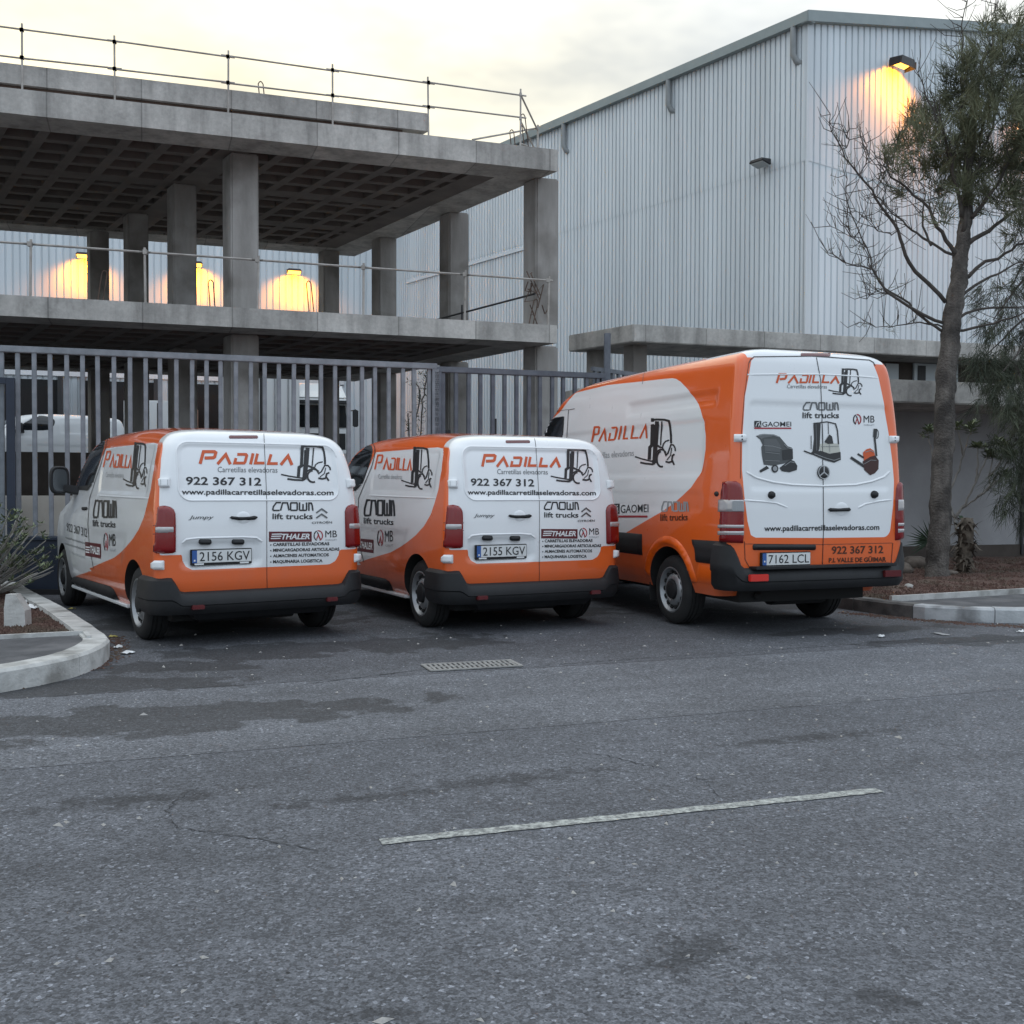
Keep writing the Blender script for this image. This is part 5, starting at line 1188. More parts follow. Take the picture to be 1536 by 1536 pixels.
    S.strokes([([(208, 540), (208, 550)], 6), ([(208, 560), (208, 570)], 6), ([(1128, 550), (1128, 558)], 5), ([(1128, 568), (1128, 576)], 5)], INK, t, 'hinge_screw', .034)
    LP = [(96, 820), (130, 815), (178, 815), (205, 832), (216, 860), (222, 920), (224, 1050), (222, 1192), (150, 1190), (80, 1185), (82, 1080), (86, 950)]
    for mi in (False, True):
        lamp = S.fill(LP, 12, M_RED, t, 'tail_light', .002, .03, 22, mi)
        S.fill([(88, 928), (216, 930), (218, 1000), (84, 1002)], 12, M_CLEAR, lamp, 'clear_lens', .031, .008, 8, mi)
        S.fill([(84, 1080), (216, 1080), (216, 1100), (83, 1100)], 9, M_CLEAR, lamp, 'clear_lens', .031, .006, 6, mi); S.fill([(83, 1118), (216, 1118), (216, 1142), (82, 1142)], 9, M_CLEAR, lamp, 'clear_lens', .031, .006, 6, mi)
        if not mi: S.fill(rrect(160, 936, 212, 996, 8), 10, INK_LG, lamp, 'bulb_shade', .041)
    bumper(S, t, .655, .885, .44, .075, .86, .30, .985, .05, lip=.04)
    MB().box(-.80, -.045, .642, .80, .10, .668).build('bumper_step', M_PLAST, t, bevel=.006)
    MB().box(-.86, -.040, .535, -.66, .0, .60).build('reflector', mat('bright_reflector', (.62, .03, .02), .25, 0, .5), t, bevel=.006)
    MB().box(.66, -.040, .535, .86, .0, .60).build('reflector', M_DRED, t, bevel=.006)
    MB().box(-.72, .35, .30, .72, 5.9, .55).build('underbody', M_UNDER, t); MB().tube([(-.8, 1.25, .34), (.8, 1.25, .34)], .07, 10).build('rear_axle', M_UNDER, t)  # underbody box put in to block light beneath the van
    MB().tube([(-.30, 1.0, .40), (-.34, .55, .38), (-.55, .30, .36)], .035, 8).build('exhaust_pipe', M_UNDER, t, smooth=True); MB().tube([(-.25, .55, .40), (.35, .55, .40)], .16, 14).build('spare_wheel', M_RUB, t)
    for s in (-1, 1): MB().box(s * .80 - .13, 1.72, .20, s * .80 + .13, 1.74, .60).build('mud_flap', M_RUB, t)
    for y in (1.25, 5.57):
        for s in (-1, 1): wheel_parts(t, (s * .955, y, .352), s, .352, .235, .225, True)
    for s in (-1, 1):
        hd = MB().hexa([(s * 1.03, 5.30, 1.35), (s * 1.24, 5.32, 1.36), (s * 1.21, 5.45, 1.38), (s * 1.04, 5.45, 1.37), (s * 1.03, 5.30, 1.75), (s * 1.23, 5.32, 1.74), (s * 1.2, 5.45, 1.72), (s * 1.04, 5.45, 1.72)]).build('door_mirror', M_PLAST, t, bevel=.035)
        MB().box(min(s * .93, s * 1.06), 5.33, 1.40, max(s * .93, s * 1.06), 5.43, 1.48).build('mirror_arm', M_PLAST, t)
    # rear prints
    S.use('px', 2, 1060, 520, 4.0433)
    S.strokes([([(424, 221), (440, 167), (478, 167), (484, 173), (478, 190), (472, 195), (442, 197)], 13), ([(494, 222), (531, 178), (552, 223)], 12), ([(573, 192), (567, 217), (602, 217), (607, 211), (614, 178), (610, 172), (578, 172)], 11), ([(621, 221), (634, 168)], 11), ([(652, 168), (643, 216), (680, 216)], 11), ([(712, 170), (702, 216), (742, 216)], 11), ([(750, 224), (782, 184), (801, 224)], 12)], INK_O, t, 'lettering')
    S.text('Carretillas elevadoras', (487, 252), (728, 254), 23, INK_G, t); S.strokes(mapped(FORK, FBOX, (735, 128, 942, 303)), INK, t, 'forklift_logo')
    S.strokes(mapped(CROWN, CBOX, (580, 333, 802, 389)), INK_G, t, 'logo'); S.text('lift trucks', (580, 433), (802, 433), 34, INK, t, .02)
    S.fill(rect(288, 450, 330, 489), 20, INK, t, 'logo'); S.strokes([([(296, 484), (304, 462), (322, 456)], 4), ([(312, 484), (318, 466), (324, 484)], 4)], INK_W, t, 'logo', .0055); S.text('GAOMEI', (336, 485), (512, 484), 29, INK, t, .004); S.strokes([([(288, 495), (512, 495)], 9)], INK_RED, t)
    S.strokes([(ell(912, 442, 22, 30, 110, 250), 7)], INK, t); S.strokes([(ell(912, 442, 22, 30, -70, 100), 7), ([(902, 464), (913, 434), (920, 464)], 6)], INK_RED, t); S.strokes([([(906, 420), (924, 470)], 6)], INK, t); S.text('MB', (951, 460), (1017, 460), 42, INK, t, 0); S.text('FORKLIFT', (953, 480), (1016, 480), 9, INK_LG, t)
    GA = mat('print_machine_grey', (.075, .08, .082), .4); GB = mat('print_machine_dark', (.025, .026, .028), .4); GC_ = mat('print_machine_mid', (.14, .145, .15), .4)
    S.fill([(298, 543), (320, 533), (345, 529), (405, 532), (440, 545), (470, 580), (490, 604), (515, 612), (522, 640), (520, 682), (500, 700), (455, 712), (400, 722), (345, 716), (334, 660), (330, 610), (338, 596), (322, 562)], 30, GA, t, 'scrubber_picture', .003)
    S.fill([(300, 541), (345, 529), (405, 532), (395, 545), (345, 552), (330, 560)], 20, GC_, t, 'scrubber_picture', .005); S.fill([(455, 628), (520, 618), (522, 682), (460, 690)], 20, GB, t, 'scrubber_picture', .005)
    S.fill([(440, 735), (470, 712), (505, 686), (530, 694), (548, 722), (545, 748), (500, 762), (455, 755)], 20, GB, t, 'scrubber_picture', .005); S.fill([(318, 752), (362, 722), (378, 738), (325, 764)], 20, GB, t, 'scrubber_picture', .005); S.fill(ell(412, 740, 21, 24)[:-1], 14, GB, t, 'scrubber_picture', .006); S.fill(ell(412, 740, 13, 15, n=14)[:-1], 14, INK_LG, t, 'scrubber_picture', .008)
    GH = mat('print_machine_light', (.26, .27, .275), .4)
    S.strokes([([(306, 541), (345, 533), (400, 536), (436, 548)], 5), ([(344, 600), (400, 604), (450, 618)], 3), ([(352, 640), (440, 650)], 2.5), ([(352, 690), (440, 694)], 2.5), ([(468, 592), (488, 612), (514, 620)], 4), ([(470, 722), (505, 698), (530, 704)], 4)], GH, t, 'scrubber_picture', .0075)
    S.fill([(345, 560), (420, 560), (446, 600), (444, 640), (350, 634)], 30, mat('print_machine_soft', (.105, .11, .113), .4), t, 'scrubber_picture', .0048)
    S.strokes([([(690, 606), (800, 604)], 3), ([(742, 592), (744, 640)], 2.5), ([(650, 650), (720, 676), (770, 690), (808, 676)], 4), ([(700, 470), (704, 585)], 3)], GH, t, 'forklift_picture', .0085)
    S.strokes([([(958, 640), (992, 630), (1012, 640)], 4), ([(952, 712), (992, 688), (1026, 690)], 3), ([(878, 668), (912, 690), (950, 714)], 3)], GH, t, 'pallet_truck_picture', .0085)
    S.fill([(676, 592), (735, 582), (800, 590), (808, 640), (740, 648), (690, 634)], 26, mat('print_machine_cream', (.52, .52, .46), .4), t, 'forklift_picture', .004); S.fill([(632, 640), (690, 632), (745, 650), (810, 638), (812, 686), (772, 704), (720, 690), (640, 655)], 26, GB, t, 'forklift_picture', .005); S.fill([(646, 462), (690, 458), (684, 600), (676, 640), (640, 640), (650, 560)], 26, GB, t, 'forklift_picture', .0055)
    S.strokes([([(660, 470), (664, 630)], 4)], GC_, t, 'forklift_picture', .0075); S.strokes([([(688, 460), (730, 456), (780, 468), (792, 510), (798, 592)], 7), ([(735, 460), (738, 530)], 4), ([(588, 632), (640, 652)], 8), ([(632, 540), (632, 622)], 4)], GB, t, 'forklift_picture', .006); S.fill([(712, 578), (742, 532), (758, 545), (766, 588), (735, 590)], 20, GB, t, 'forklift_picture', .007)
    S.fill([(946, 642), (968, 622), (990, 616), (1014, 632), (1022, 680), (990, 700), (952, 696)], 22, INK_O, t, 'pallet_truck_picture', .004); S.fill([(944, 696), (990, 668), (1020, 660), (1042, 690), (1040, 742), (1018, 768), (990, 780), (955, 748)], 22, mat('print_dark_red', (.045, .012, .01), .4), t, 'pallet_truck_picture', .005)
    S.strokes([([(872, 672), (910, 698), (955, 728)], 15), ([(914, 650), (952, 674)], 11)], GB, t, 'pallet_truck_picture', .0045); S.strokes([([(1016, 545), (1022, 600), (1028, 664)], 11), ([(1022, 498), (1018, 548)], 22)], GB, t, 'pallet_truck_picture', .006); S.strokes([(ell(1030, 530, 10, 26), 4)], GB, t, 'pallet_truck_picture', .006)
    S.text('www.padillacarretillaselevadoras.com', (348, 1118), (1046, 1110), 32, INK, t, .02)
    S.text('922 367 312', (758, 1256), (1070, 1251), 44, INK_BR, t, .02); S.text('P.I. VALLE DE GÜIMAR', (740, 1308), (1088, 1302), 26, INK_BR, t, .03); S.fill(rect(1064, 1312, 1090, 1330), 30, INK_W, t, 'sticker')
    # side prints
    S.use('px', 2, 790, 540, 4.955)
    S.strokes([([(486, 610), (506, 500), (536, 498), (542, 504), (534, 546), (528, 551), (504, 554)], 14), ([(538, 606), (580, 518), (589, 604)], 14), ([(622, 542), (612, 595), (650, 592), (657, 584), (672, 508), (667, 501), (632, 504)], 13), ([(684, 592), (705, 490)], 13), ([(736, 488), (721, 584), (754, 583)], 13), ([(793, 486), (779, 580), (832, 578)], 13), ([(842, 584), (885, 488), (894, 582)], 14)], INK_O, t, 'lettering')
    S.text('Carretillas elevadoras', (455, 738), (798, 712), 46, INK_LG, t); S.strokes(mapped(FORK, FBOX, (805, 424, 1108, 806)), INK, t, 'forklift_logo')
    S.fill(rect(644, 1068, 692, 1142), 20, INK, t, 'logo'); S.strokes([([(654, 1132), (662, 1092), (682, 1080)], 6), ([(672, 1132), (678, 1098), (684, 1132)], 5)], INK_W, t, 'logo', .0055); S.text('GAOMEI', (700, 1136), (906, 1130), 58, INK, t, .004); S.strokes([([(644, 1163), (900, 1163)], 15)], INK_RED, t)
    S.strokes(mapped(CROWN, CBOX, (1000, 1045, 1206, 1131)), INK_LG, t, 'logo'); S.text('lift trucks', (995, 1195), (1198, 1191), 48, INK_BR, t, .016)
    return t
van3 = tall_van(); van3.location = (POSES[2][0], POSES[2][1], 0); van3.rotation_euler = (0, 0, POSES[2][2])
# ================================================================== TREES, PLANTS, BACKGROUND VEHICLES, LITTER
def at_depth(px, py, Y):
    d = ray(px, py); return CAM + d * (Y / d.y)
def leaf_mat(name, c1, c2, sc=1.6):
    m = mat(name, c1, .7); t, N, L, b = nodes(m); tc = N('ShaderNodeTexCoord'); n = N('ShaderNodeTexNoise'); n.inputs['Scale'].default_value = sc; n.inputs['Detail'].default_value = 3; L(tc.outputs['Object'], n.inputs['Vector'])
    r = N('ShaderNodeValToRGB'); r.color_ramp.elements[0].position = .35; r.color_ramp.elements[1].position = .65; r.color_ramp.elements[0].color = (*c1, 1); r.color_ramp.elements[1].color = (*c2, 1); L(n.outputs[0], r.inputs[0]); L(r.outputs[0], b.inputs['Base Color'])
    return m
M_BARK = noise_mat('grey_bark', (0.060, 0.052, 0.047), (0.17, 0.152, 0.135), 9, .95, 1.0, 7, (0.045, 0.04, 0.036), 3.0, bscale=34, stretch=(1, 1, .35), bdist=.03)
M_TWIG = noise_mat('twig_bark', (0.05, 0.043, 0.038), (0.10, 0.088, 0.078), 5, .95, 0)
M_NEEDLE = leaf_mat('grey_green_needles', (0.068, 0.078, 0.042), (0.165, 0.175, 0.098))
M_NEEDLE_D = leaf_mat('dark_needles', (0.030, 0.040, 0.024), (0.075, 0.088, 0.05))
def smooth_path(pts, sub=4, jit=0.0):
    P = [Vector(p) for p in pts]; out = []
    for i in range(len(P) - 1):
        a = P[max(i - 1, 0)]; b = P[i]; c = P[i + 1]; d = P[min(i + 2, len(P) - 1)]
        for k in range(sub):
            t = k / sub; q = 0.5 * ((2 * b) + (c - a) * t + (2 * a - 5 * b + 4 * c - d) * t * t + (-a + 3 * b - 3 * c + d) * t ** 3)
            out.append(q + Vector((random.gauss(0, jit), random.gauss(0, jit), random.gauss(0, jit))))
    out.append(P[-1]); return out
def needles(centres, n_per, blade, width, up=.5, droop=0.0, tuft=.14, per=26):
    """wispy foliage: tufts of thin blades scattered through the crown's clumps"""
    V = []; F = []
    for c, r in centres:
        for _ in range(int(n_per * (r / .6) ** 2)):
            while True:
                o = rng.normal(0, .45, 3)
                if np.linalg.norm(o) < 1: break
            o = np.array(c) + o * r * np.array((1, 1, .9)); ax = rng.normal(0, .55, 3) + np.array((0, 0, up)) + (o - np.array(c)) / r * .8; ax[2] -= droop; ax /= np.linalg.norm(ax)
            for _k in range(per):
                d = ax + rng.normal(0, .38, 3); d /= np.linalg.norm(d); p = o + ax * rng.uniform(-tuft, tuft) + rng.normal(0, .025, 3); ln = blade * rng.uniform(.6, 1.25)
                s = np.cross(d, rng.normal(0, 1, 3)); s = s / (np.linalg.norm(s) + 1e-9) * width / 2; k = len(V); bend = np.array((0, 0, -.25 * ln * droop - .04 * ln))
                V += [tuple(p - s), tuple(p + s), tuple(p + d * ln + bend)]; F.append((k, k + 1, k + 2))
    return V, F
# ---- the tall wispy tree
TB = gp(1405, 866, .12); TY = TB.y
def tp(px, py, dy=0.0): return at_depth(px, py, TY + dy)
tree = thing('casuarina_tree', 'tall wispy grey-green conifer-like tree with bare lower branches beside the orange high-roof van', 'tree', tuple(TB))
tk = smooth_path([Vector((TB.x, TB.y, 0)), tp(1406, 840), tp(1410, 780), tp(1414, 690), tp(1418, 600), tp(1424, 520), tp(1432, 455), tp(1441, 395), tp(1448, 330, .1), tp(1454, 250, .15), tp(1462, 160, .2), tp(1478, 80, .3)], 4, .008)
nT = len(tk); rad = [float(np.interp(i / (nT - 1), [0, .06, .2, .45, .6, .75, .88, 1], [.21, .16, .145, .132, .115, .08, .045, .016])) for i in range(nT)]
tkb = MB().tube(smooth_path(tk, 4), [float(np.interp(i / (4 * (nT - 1)), np.linspace(0, 1, nT), rad)) for i in range(4 * (nT - 1) + 1)], 22)
tkb.v = [tuple(Vector(v) + Vector((math.sin(v[2] * 9 + v[0] * 40), math.cos(v[2] * 7 + v[1] * 38), 0)) * .003 + Vector((random.gauss(0, .004), random.gauss(0, .004), 0))) for v in tkb.v]
under(tree, tkb.build('trunk', M_BARK, tree, smooth=True))
c7 = lambda x, y: (1180 + x / 2.742, y / 2.742)
BR = [([(655, 1240), (500, 1080), (460, 950), (390, 850), (300, 720), (220, 620), (180, 470)], .05, -.5), ([(650, 1330), (450, 1230), (350, 1110), (270, 1090), (170, 1040)], .04, -.3), ([(640, 1360), (560, 1310), (480, 1230), (380, 1160), (330, 1020), (250, 830), (240, 720)], .035, .3), ([(700, 1050), (640, 960), (560, 830), (430, 730), (400, 640)], .055, -.2),
      ([(700, 780), (650, 580), (590, 420), (540, 300)], .045, .1), ([(640, 1340), (520, 1330), (400, 1345), (300, 1325)], .022, .5), ([(690, 1050), (560, 980), (470, 910), (400, 840), (350, 780)], .035, .6), ([(740, 1000), (860, 920), (976, 840), (1080, 760)], .06, .3), ([(720, 1150), (860, 1060), (976, 1000), (1080, 960)], .05, -.4), ([(700, 1310), (800, 1270), (976, 1260), (1060, 1255)], .04, .2),
      ([(700, 1360), (850, 1330), (976, 1290), (1070, 1240)], .035, -.5), ([(710, 1220), (840, 1140), (960, 1080), (1060, 1060)], .04, .7), ([(735, 950), (740, 800), (800, 640), (860, 480), (900, 300)], .06, .2), ([(720, 900), (690, 700), (640, 520), (600, 400)], .05, -.4), ([(745, 700), (720, 460), (725, 220), (725, 100), (745, -10)], .04, .0), ([(800, 560), (840, 300), (850, 120), (872, -10)], .035, .2),
      ([(760, 900), (880, 740), (960, 560), (1000, 400)], .05, -.3), ([(590, 1010), (560, 900), (570, 800), (520, 700)], .03, .4), ([(460, 950), (400, 960), (330, 900), (280, 860)], .015, -.5), ([(390, 850), (405, 760), (395, 690)], .014, -.5), ([(300, 720), (330, 660), (325, 590)], .012, -.5), ([(220, 620), (250, 600), (258, 530)], .010, -.5), ([(350, 1110), (300, 1000), (180, 930)], .014, -.3), ([(480, 1230), (380, 1200), (330, 1230)], .012, .3), ([(330, 1020), (260, 960), (250, 880)], .012, .3)]
bm_ = []
limb = []
for pts, r, dy in BR:
    n = len(pts); P = [tp(*c7(*p), dy * i / (n - 1)) for i, p in enumerate(pts)]; sp_ = smooth_path(P, 4, .012); m = len(sp_)
    under(tree, MB().tube(sp_, [max(.005, .62 * r * (1 - .85 * i / (m - 1))) for i in range(m)], 7).build('branch', M_TWIG, tree, smooth=True)); limb += sp_[m // 3:]
# fine twigs
mb = MB()
for p in limb:
    for _ in range(2):
        d = Vector((random.gauss(-.15, .5), random.gauss(0, .5), random.gauss(.45, .45))); d.normalize(); ln = random.uniform(.15, .55); q = p + d * ln * .5 + Vector((random.gauss(0, .04),) * 3)
        mb.tube([p, q, p + d * ln + Vector((0, 0, .08))], [.006, .005, .003], 4, False)
tw = under(tree, mb.build('twigs', M_TWIG, tree)); tw['kind'] = 'stuff'
CL = [(600, 480, 120), (560, 560, 90), (690, 400, 140), (790, 300, 130), (860, 220, 110), (930, 140, 80), (920, 320, 150), (720, 560, 150), (850, 480, 150), (960, 480, 130), (660, 680, 120), (780, 680, 140), (880, 660, 140), (980, 640, 120), (700, 790, 90), (560, 690, 90), (470, 590, 70), (430, 680, 70), (470, 760, 60), (900, 790, 110), (1000, 800, 110), (820, 830, 80), (620, 790, 70), (1060, 560, 150), (1060, 360, 140), (1040, 220, 110), (640, 900, 50), (960, 920, 80), (1060, 900, 90), (520, 480, 60), (700, 260, 60), (830, 120, 45), (920, 70, 45)]
cen = [(np.array(tp(*c7(x, y), random.uniform(-.7, .7))), r / 2.742 / FPX * TY) for x, y, r in CL]
V, F = needles(cen, 62, .26, .0115, .95, 0.0)
under(tree, pyobj('crown', V, F, M_NEEDLE, tree))
# wisps on the barer lower limbs
lc = [(np.array(limb[i]), .22) for i in rng.integers(0, len(limb), 60)]
V, F = needles(lc, 14, .15, .008, .5, 0, .1, 9); under(tree, pyobj('sparse_foliage', V, F, M_NEEDLE, tree))
# ---- the darker drooping tree at the right
T2 = gp(1640, 862, .12); t2 = thing('drooping_tree', 'dark drooping conifer-like tree at the right edge in front of the gatehouse wall', 'tree', tuple(T2))
P2 = smooth_path([Vector((T2.x, T2.y, 0)), at_depth(1634, 700, T2.y), at_depth(1622, 540, T2.y), at_depth(1610, 380, T2.y), at_depth(1600, 240, T2.y)], 4, .01)
under(t2, MB().tube(P2, [.17 - .13 * i / (len(P2) - 1) for i in range(len(P2))], 10).build('trunk', M_BARK, t2, smooth=True))
ends = [(1515, 430), (1490, 480), (1530, 510), (1502, 560), (1535, 620), (1515, 660), (1540, 700), (1550, 390), (1565, 480), (1482, 530), (1550, 570), (1580, 640), (1515, 580), (1560, 330), (1528, 740)]
for x, y in ends:
    a = P2[min(len(P2) - 1, max(3, int((866 - y) / 640 * len(P2)) + 2))]; e = at_depth(x, y, T2.y + random.uniform(-.7, .7)); mid = a.lerp(e, .5) + Vector((0, 0, .25))
    sp_ = smooth_path([a, mid, e], 5, .01); under(t2, MB().tube(sp_, [.035 * (1 - .8 * i / (len(sp_) - 1)) for i in range(len(sp_))], 6).build('branch', M_TWIG, t2, smooth=True))
cen = [(np.array(at_depth(x, y + 12, T2.y + random.uniform(-.6, .6))), random.uniform(.30, .52)) for x, y in ends for _ in range(2)]
V, F = needles(cen, 34, .22, .009, -.2, .7); under(t2, pyobj('crown', V, F, M_NEEDLE_D, t2))

# ---- dead-skirted palm stump, small fan palm, pale succulent shrub
M_DEAD = noise_mat('dead_fronds', (0.055, 0.043, 0.033), (0.17, 0.14, 0.11), 9, .95, .3, 5); M_PALM = leaf_mat('palm_green', (0.018, 0.035, 0.018), (0.04, 0.07, 0.035), 4)
PB = gp(1447, 860, .12); t = thing('palm_stump', 'short palm trunk shaggy with dead brown fronds behind the tall tree', 'palm', tuple(PB)); zt0 = at_depth(1445, 778, PB.y).z
under(t, MB().tube(smooth_path([Vector((PB.x, PB.y, 0)), Vector((PB.x - .01, PB.y, .5)), Vector((PB.x + .03, PB.y, zt0))], 4, .01), [.10, .10, .105, .11, .105, .11, .11, .10, .08], 12).build('trunk', M_DEAD, t, smooth=True))
for i in range(110):
    a = rng.uniform(0, 6.28); z = rng.uniform(.15, zt0 + .02); r0 = .085; u_ = Vector((math.cos(a), math.sin(a), 0)); s_ = Vector((-u_.y, u_.x, 0)); ln = rng.uniform(.12, .30); w = rng.uniform(.015, .04); up = rng.uniform(-.9, .6); base = Vector((PB.x, PB.y, z)) + u_ * r0
    tip = base + u_ * ln * .75 + Vector((0, 0, up * ln)); midp = base.lerp(tip, .5) + Vector((0, 0, .03))
    under(t, pyobj('dead_frond', [base - s_ * w, base + s_ * w, midp + s_ * w * .8, midp - s_ * w * .8, tip, base - s_ * w - Vector((0, 0, .015)), base + s_ * w - Vector((0, 0, .015))], [(0, 1, 2, 3), (3, 2, 4), (5, 6, 2, 3)], M_DEAD if z < zt0 - .12 or i % 3 else M_PALM, t))
LB = gp(1393, 836, .12); LB = at_depth(1392, 828, TY + .5); t = thing('fan_palm', 'small green fan palm frond poking out left of the tree trunk', 'palm', (LB.x, LB.y, .1))
hub = at_depth(1396, 812, TY + .5)
under(t, MB().tube([Vector((LB.x + .05, LB.y + .1, .1)), hub], [.012, .008], 6).build('stalk', M_PALM, t))
for k in range(17):
    a = math.radians(70 + 150 * k / 16); ln = .36 + .06 * math.sin(k * 2.1); tip = hub + Vector((math.cos(a) * ln, rng.uniform(-.05, .05), math.sin(a) * ln * .85)); d = (tip - hub).normalized(); s_ = Vector((-d.z, 0, d.x)) * .013; m_ = hub.lerp(tip, .45) + Vector((0, -.02, 0))
    under(t, pyobj('leaflet', [hub, m_ + s_, tip, m_ - s_, m_ + Vector((0, .01, 0))], [(0, 1, 4), (1, 2, 4), (2, 3, 4), (3, 0, 4)], M_PALM, t))
M_STEM = noise_mat('pale_stems', (0.20, 0.185, 0.165), (0.33, 0.31, 0.285), 8, .9, .2); M_PALELEAF = leaf_mat('pale_rosettes', (0.085, 0.115, 0.060), (0.22, 0.25, 0.14), 9)
def rosette(mb, p, r, n=10):
    for k in range(n):
        a = 6.28 * k / n + rng.uniform(-.3, .3); el = rng.uniform(-.2, .9); d = Vector((math.cos(a) * math.cos(el), math.sin(a) * math.cos(el), math.sin(el))); ln = r * rng.uniform(.6, 1.1); s_ = d.cross(Vector((.1, .2, 1))).normalized() * ln * .13; m_ = p + d * ln * .55
        mb.add([p, m_ + s_, p + d * ln, m_ - s_], [(0, 1, 2), (0, 2, 3)])
c8 = lambda x, y: (1220 + x / 3.2, 480 + y / 3.2)
SB = gp(1440, 856, .12); SY = SB.y + .35; t = thing('pale_shrub', 'leggy pale-stemmed shrub with small grey-green leaf rosettes against the gatehouse wall', 'shrub', (SB.x, SY, .1))
base = at_depth(*c8(690, 1010), SY)
ST = [[(690, 1010), (680, 950), (720, 905), (790, 850), (850, 800), (900, 760), (930, 740)], [(680, 950), (730, 880), (780, 780), (830, 670), (850, 650)], [(790, 850), (845, 800), (845, 750), (870, 640)], [(680, 950), (650, 850), (690, 740), (720, 650), (745, 560), (770, 525)], [(720, 650), (700, 560), (680, 505)], [(780, 780), (790, 700), (785, 610)], [(850, 800), (880, 750), (950, 660)], [(680, 950), (620, 800), (570, 640), (548, 530)], [(845, 750), (900, 680), (905, 600)]]
lf = MB()
for i, s_ in enumerate(ST):
    P = smooth_path([at_depth(*c8(*p), SY + .12 * math.sin(i * 2 + k)) for k, p in enumerate(s_)], 4, .006); m = len(P)
    under(t, MB().tube(P, [.020 * (1 - .6 * k / (m - 1)) for k in range(m)], 6).build('stem', M_STEM, t, smooth=True))
    for k in range(9): rosette(lf, P[-1] + Vector((random.gauss(0, .06), random.gauss(0, .06), random.gauss(0, .045))), .13, 13)
under(t, lf.build('leaf_rosettes', M_PALELEAF, t))['kind'] = 'stuff'
# ---- low succulent bush in the left planter
def dome_bush(name, label, base, R, n, leafr, px=None):
    t = thing(name, label, 'bush', tuple(base)); lf = MB()
    for i in range(n):
        a = rng.uniform(0, 6.28); el = rng.uniform(.25, 1.45); d = Vector((math.cos(a) * math.cos(el), math.sin(a) * math.cos(el), math.sin(el))); ln = R * rng.uniform(.82, 1.08)
        m1 = d * ln * .4 + Vector((rng.normal(0, .03), rng.normal(0, .03), -.04)); P = smooth_path([Vector((0, 0, 0)), m1, d * ln], 4, .008); m = len(P)
        MB().tube(P, [.017 * (1 - .62 * k / (m - 1)) for k in range(m)], 5).build('stem', M_STEM, t, smooth=True)
        for q in (P[-1], P[-3]):
            tip = q + Vector((rng.normal(0, .05), rng.normal(0, .05), rng.normal(0, .04)))
            MB()
            for k in range(2): rosette(lf, tip + Vector((rng.normal(0, .03), rng.normal(0, .03), rng.normal(0, .02))), leafr, 9)
    lf.build('leaf_rosettes', M_PALELEAF, t)['kind'] = 'stuff'; return t
BB = gp(-52, 896, .12); dome_bush('succulent_bush', 'grey-stemmed succulent bush with yellow-green tips in the kerbed planter', (BB.x, BB.y, .1), 1.12, 150, .095)
# ---- sapling weed behind the fence
wb = at_depth(628, 700, 17.6); t = thing('weed_sapling', 'thin leafy weed sapling growing behind the fence bars', 'sapling', (wb.x, wb.y, 0)); lf = MB()
for k, (pts) in enumerate(([(628, 735), (632, 650), (634, 600), (640, 570), (636, 562)], [(622, 735), (624, 640), (630, 590), (618, 566)], [(616, 735), (614, 650), (612, 620)])):
    P = smooth_path([at_depth(x, y, 17.6 + .1 * k) for x, y in pts], 4, .01); under(t, MB().tube([Vector((P[0].x, P[0].y, 0))] + P, .012, 5).build('stem', M_TWIG, t))
    for p in P[2:]:
        for _ in range(3 if k < 2 else 2): rosette(lf, p + Vector((random.gauss(0, .07), random.gauss(0, .05), random.gauss(0, .05))), .10, 3)
under(t, lf.build('leaves', M_PALM, t))['kind'] = 'stuff'

# ---- vehicles in the raised yard, seen between the bars
YZ = 1.75
me = bpy.data.meshes.new('body'); src = [c for c in van1.children if c.name.startswith('body')][0].data; me = src.copy(); me.materials.clear(); me.materials.append(mat('white_van_paint', (.62, .635, .64), .35, 0, .5)); me.materials.append(M_UNDER)
def yard_van(px, Y, rz, label):
    p = at_depth(px, 660, Y); t = thing('delivery_van', label, 'van', (p.x, p.y, YZ), rz)
    link('body', me, t)
    for c in van1.children:
        n = c.name.split('.')[0]
        if n in ('door_window', 'windscreen', 'wheel', 'rear_bumper', 'underbody', 'door_mirror', 'mirror_arm', 'window_seal', 'rubbing_strip'): copy_tree(c, t)
    return t
yv = yard_van(178, 36.5, math.radians(109 + 22), 'plain white delivery van parked in the yard behind the fence and the brown wall')
M_TRUCK = mat('truck_white', (.66, .67, .67), .35, 0, .4)
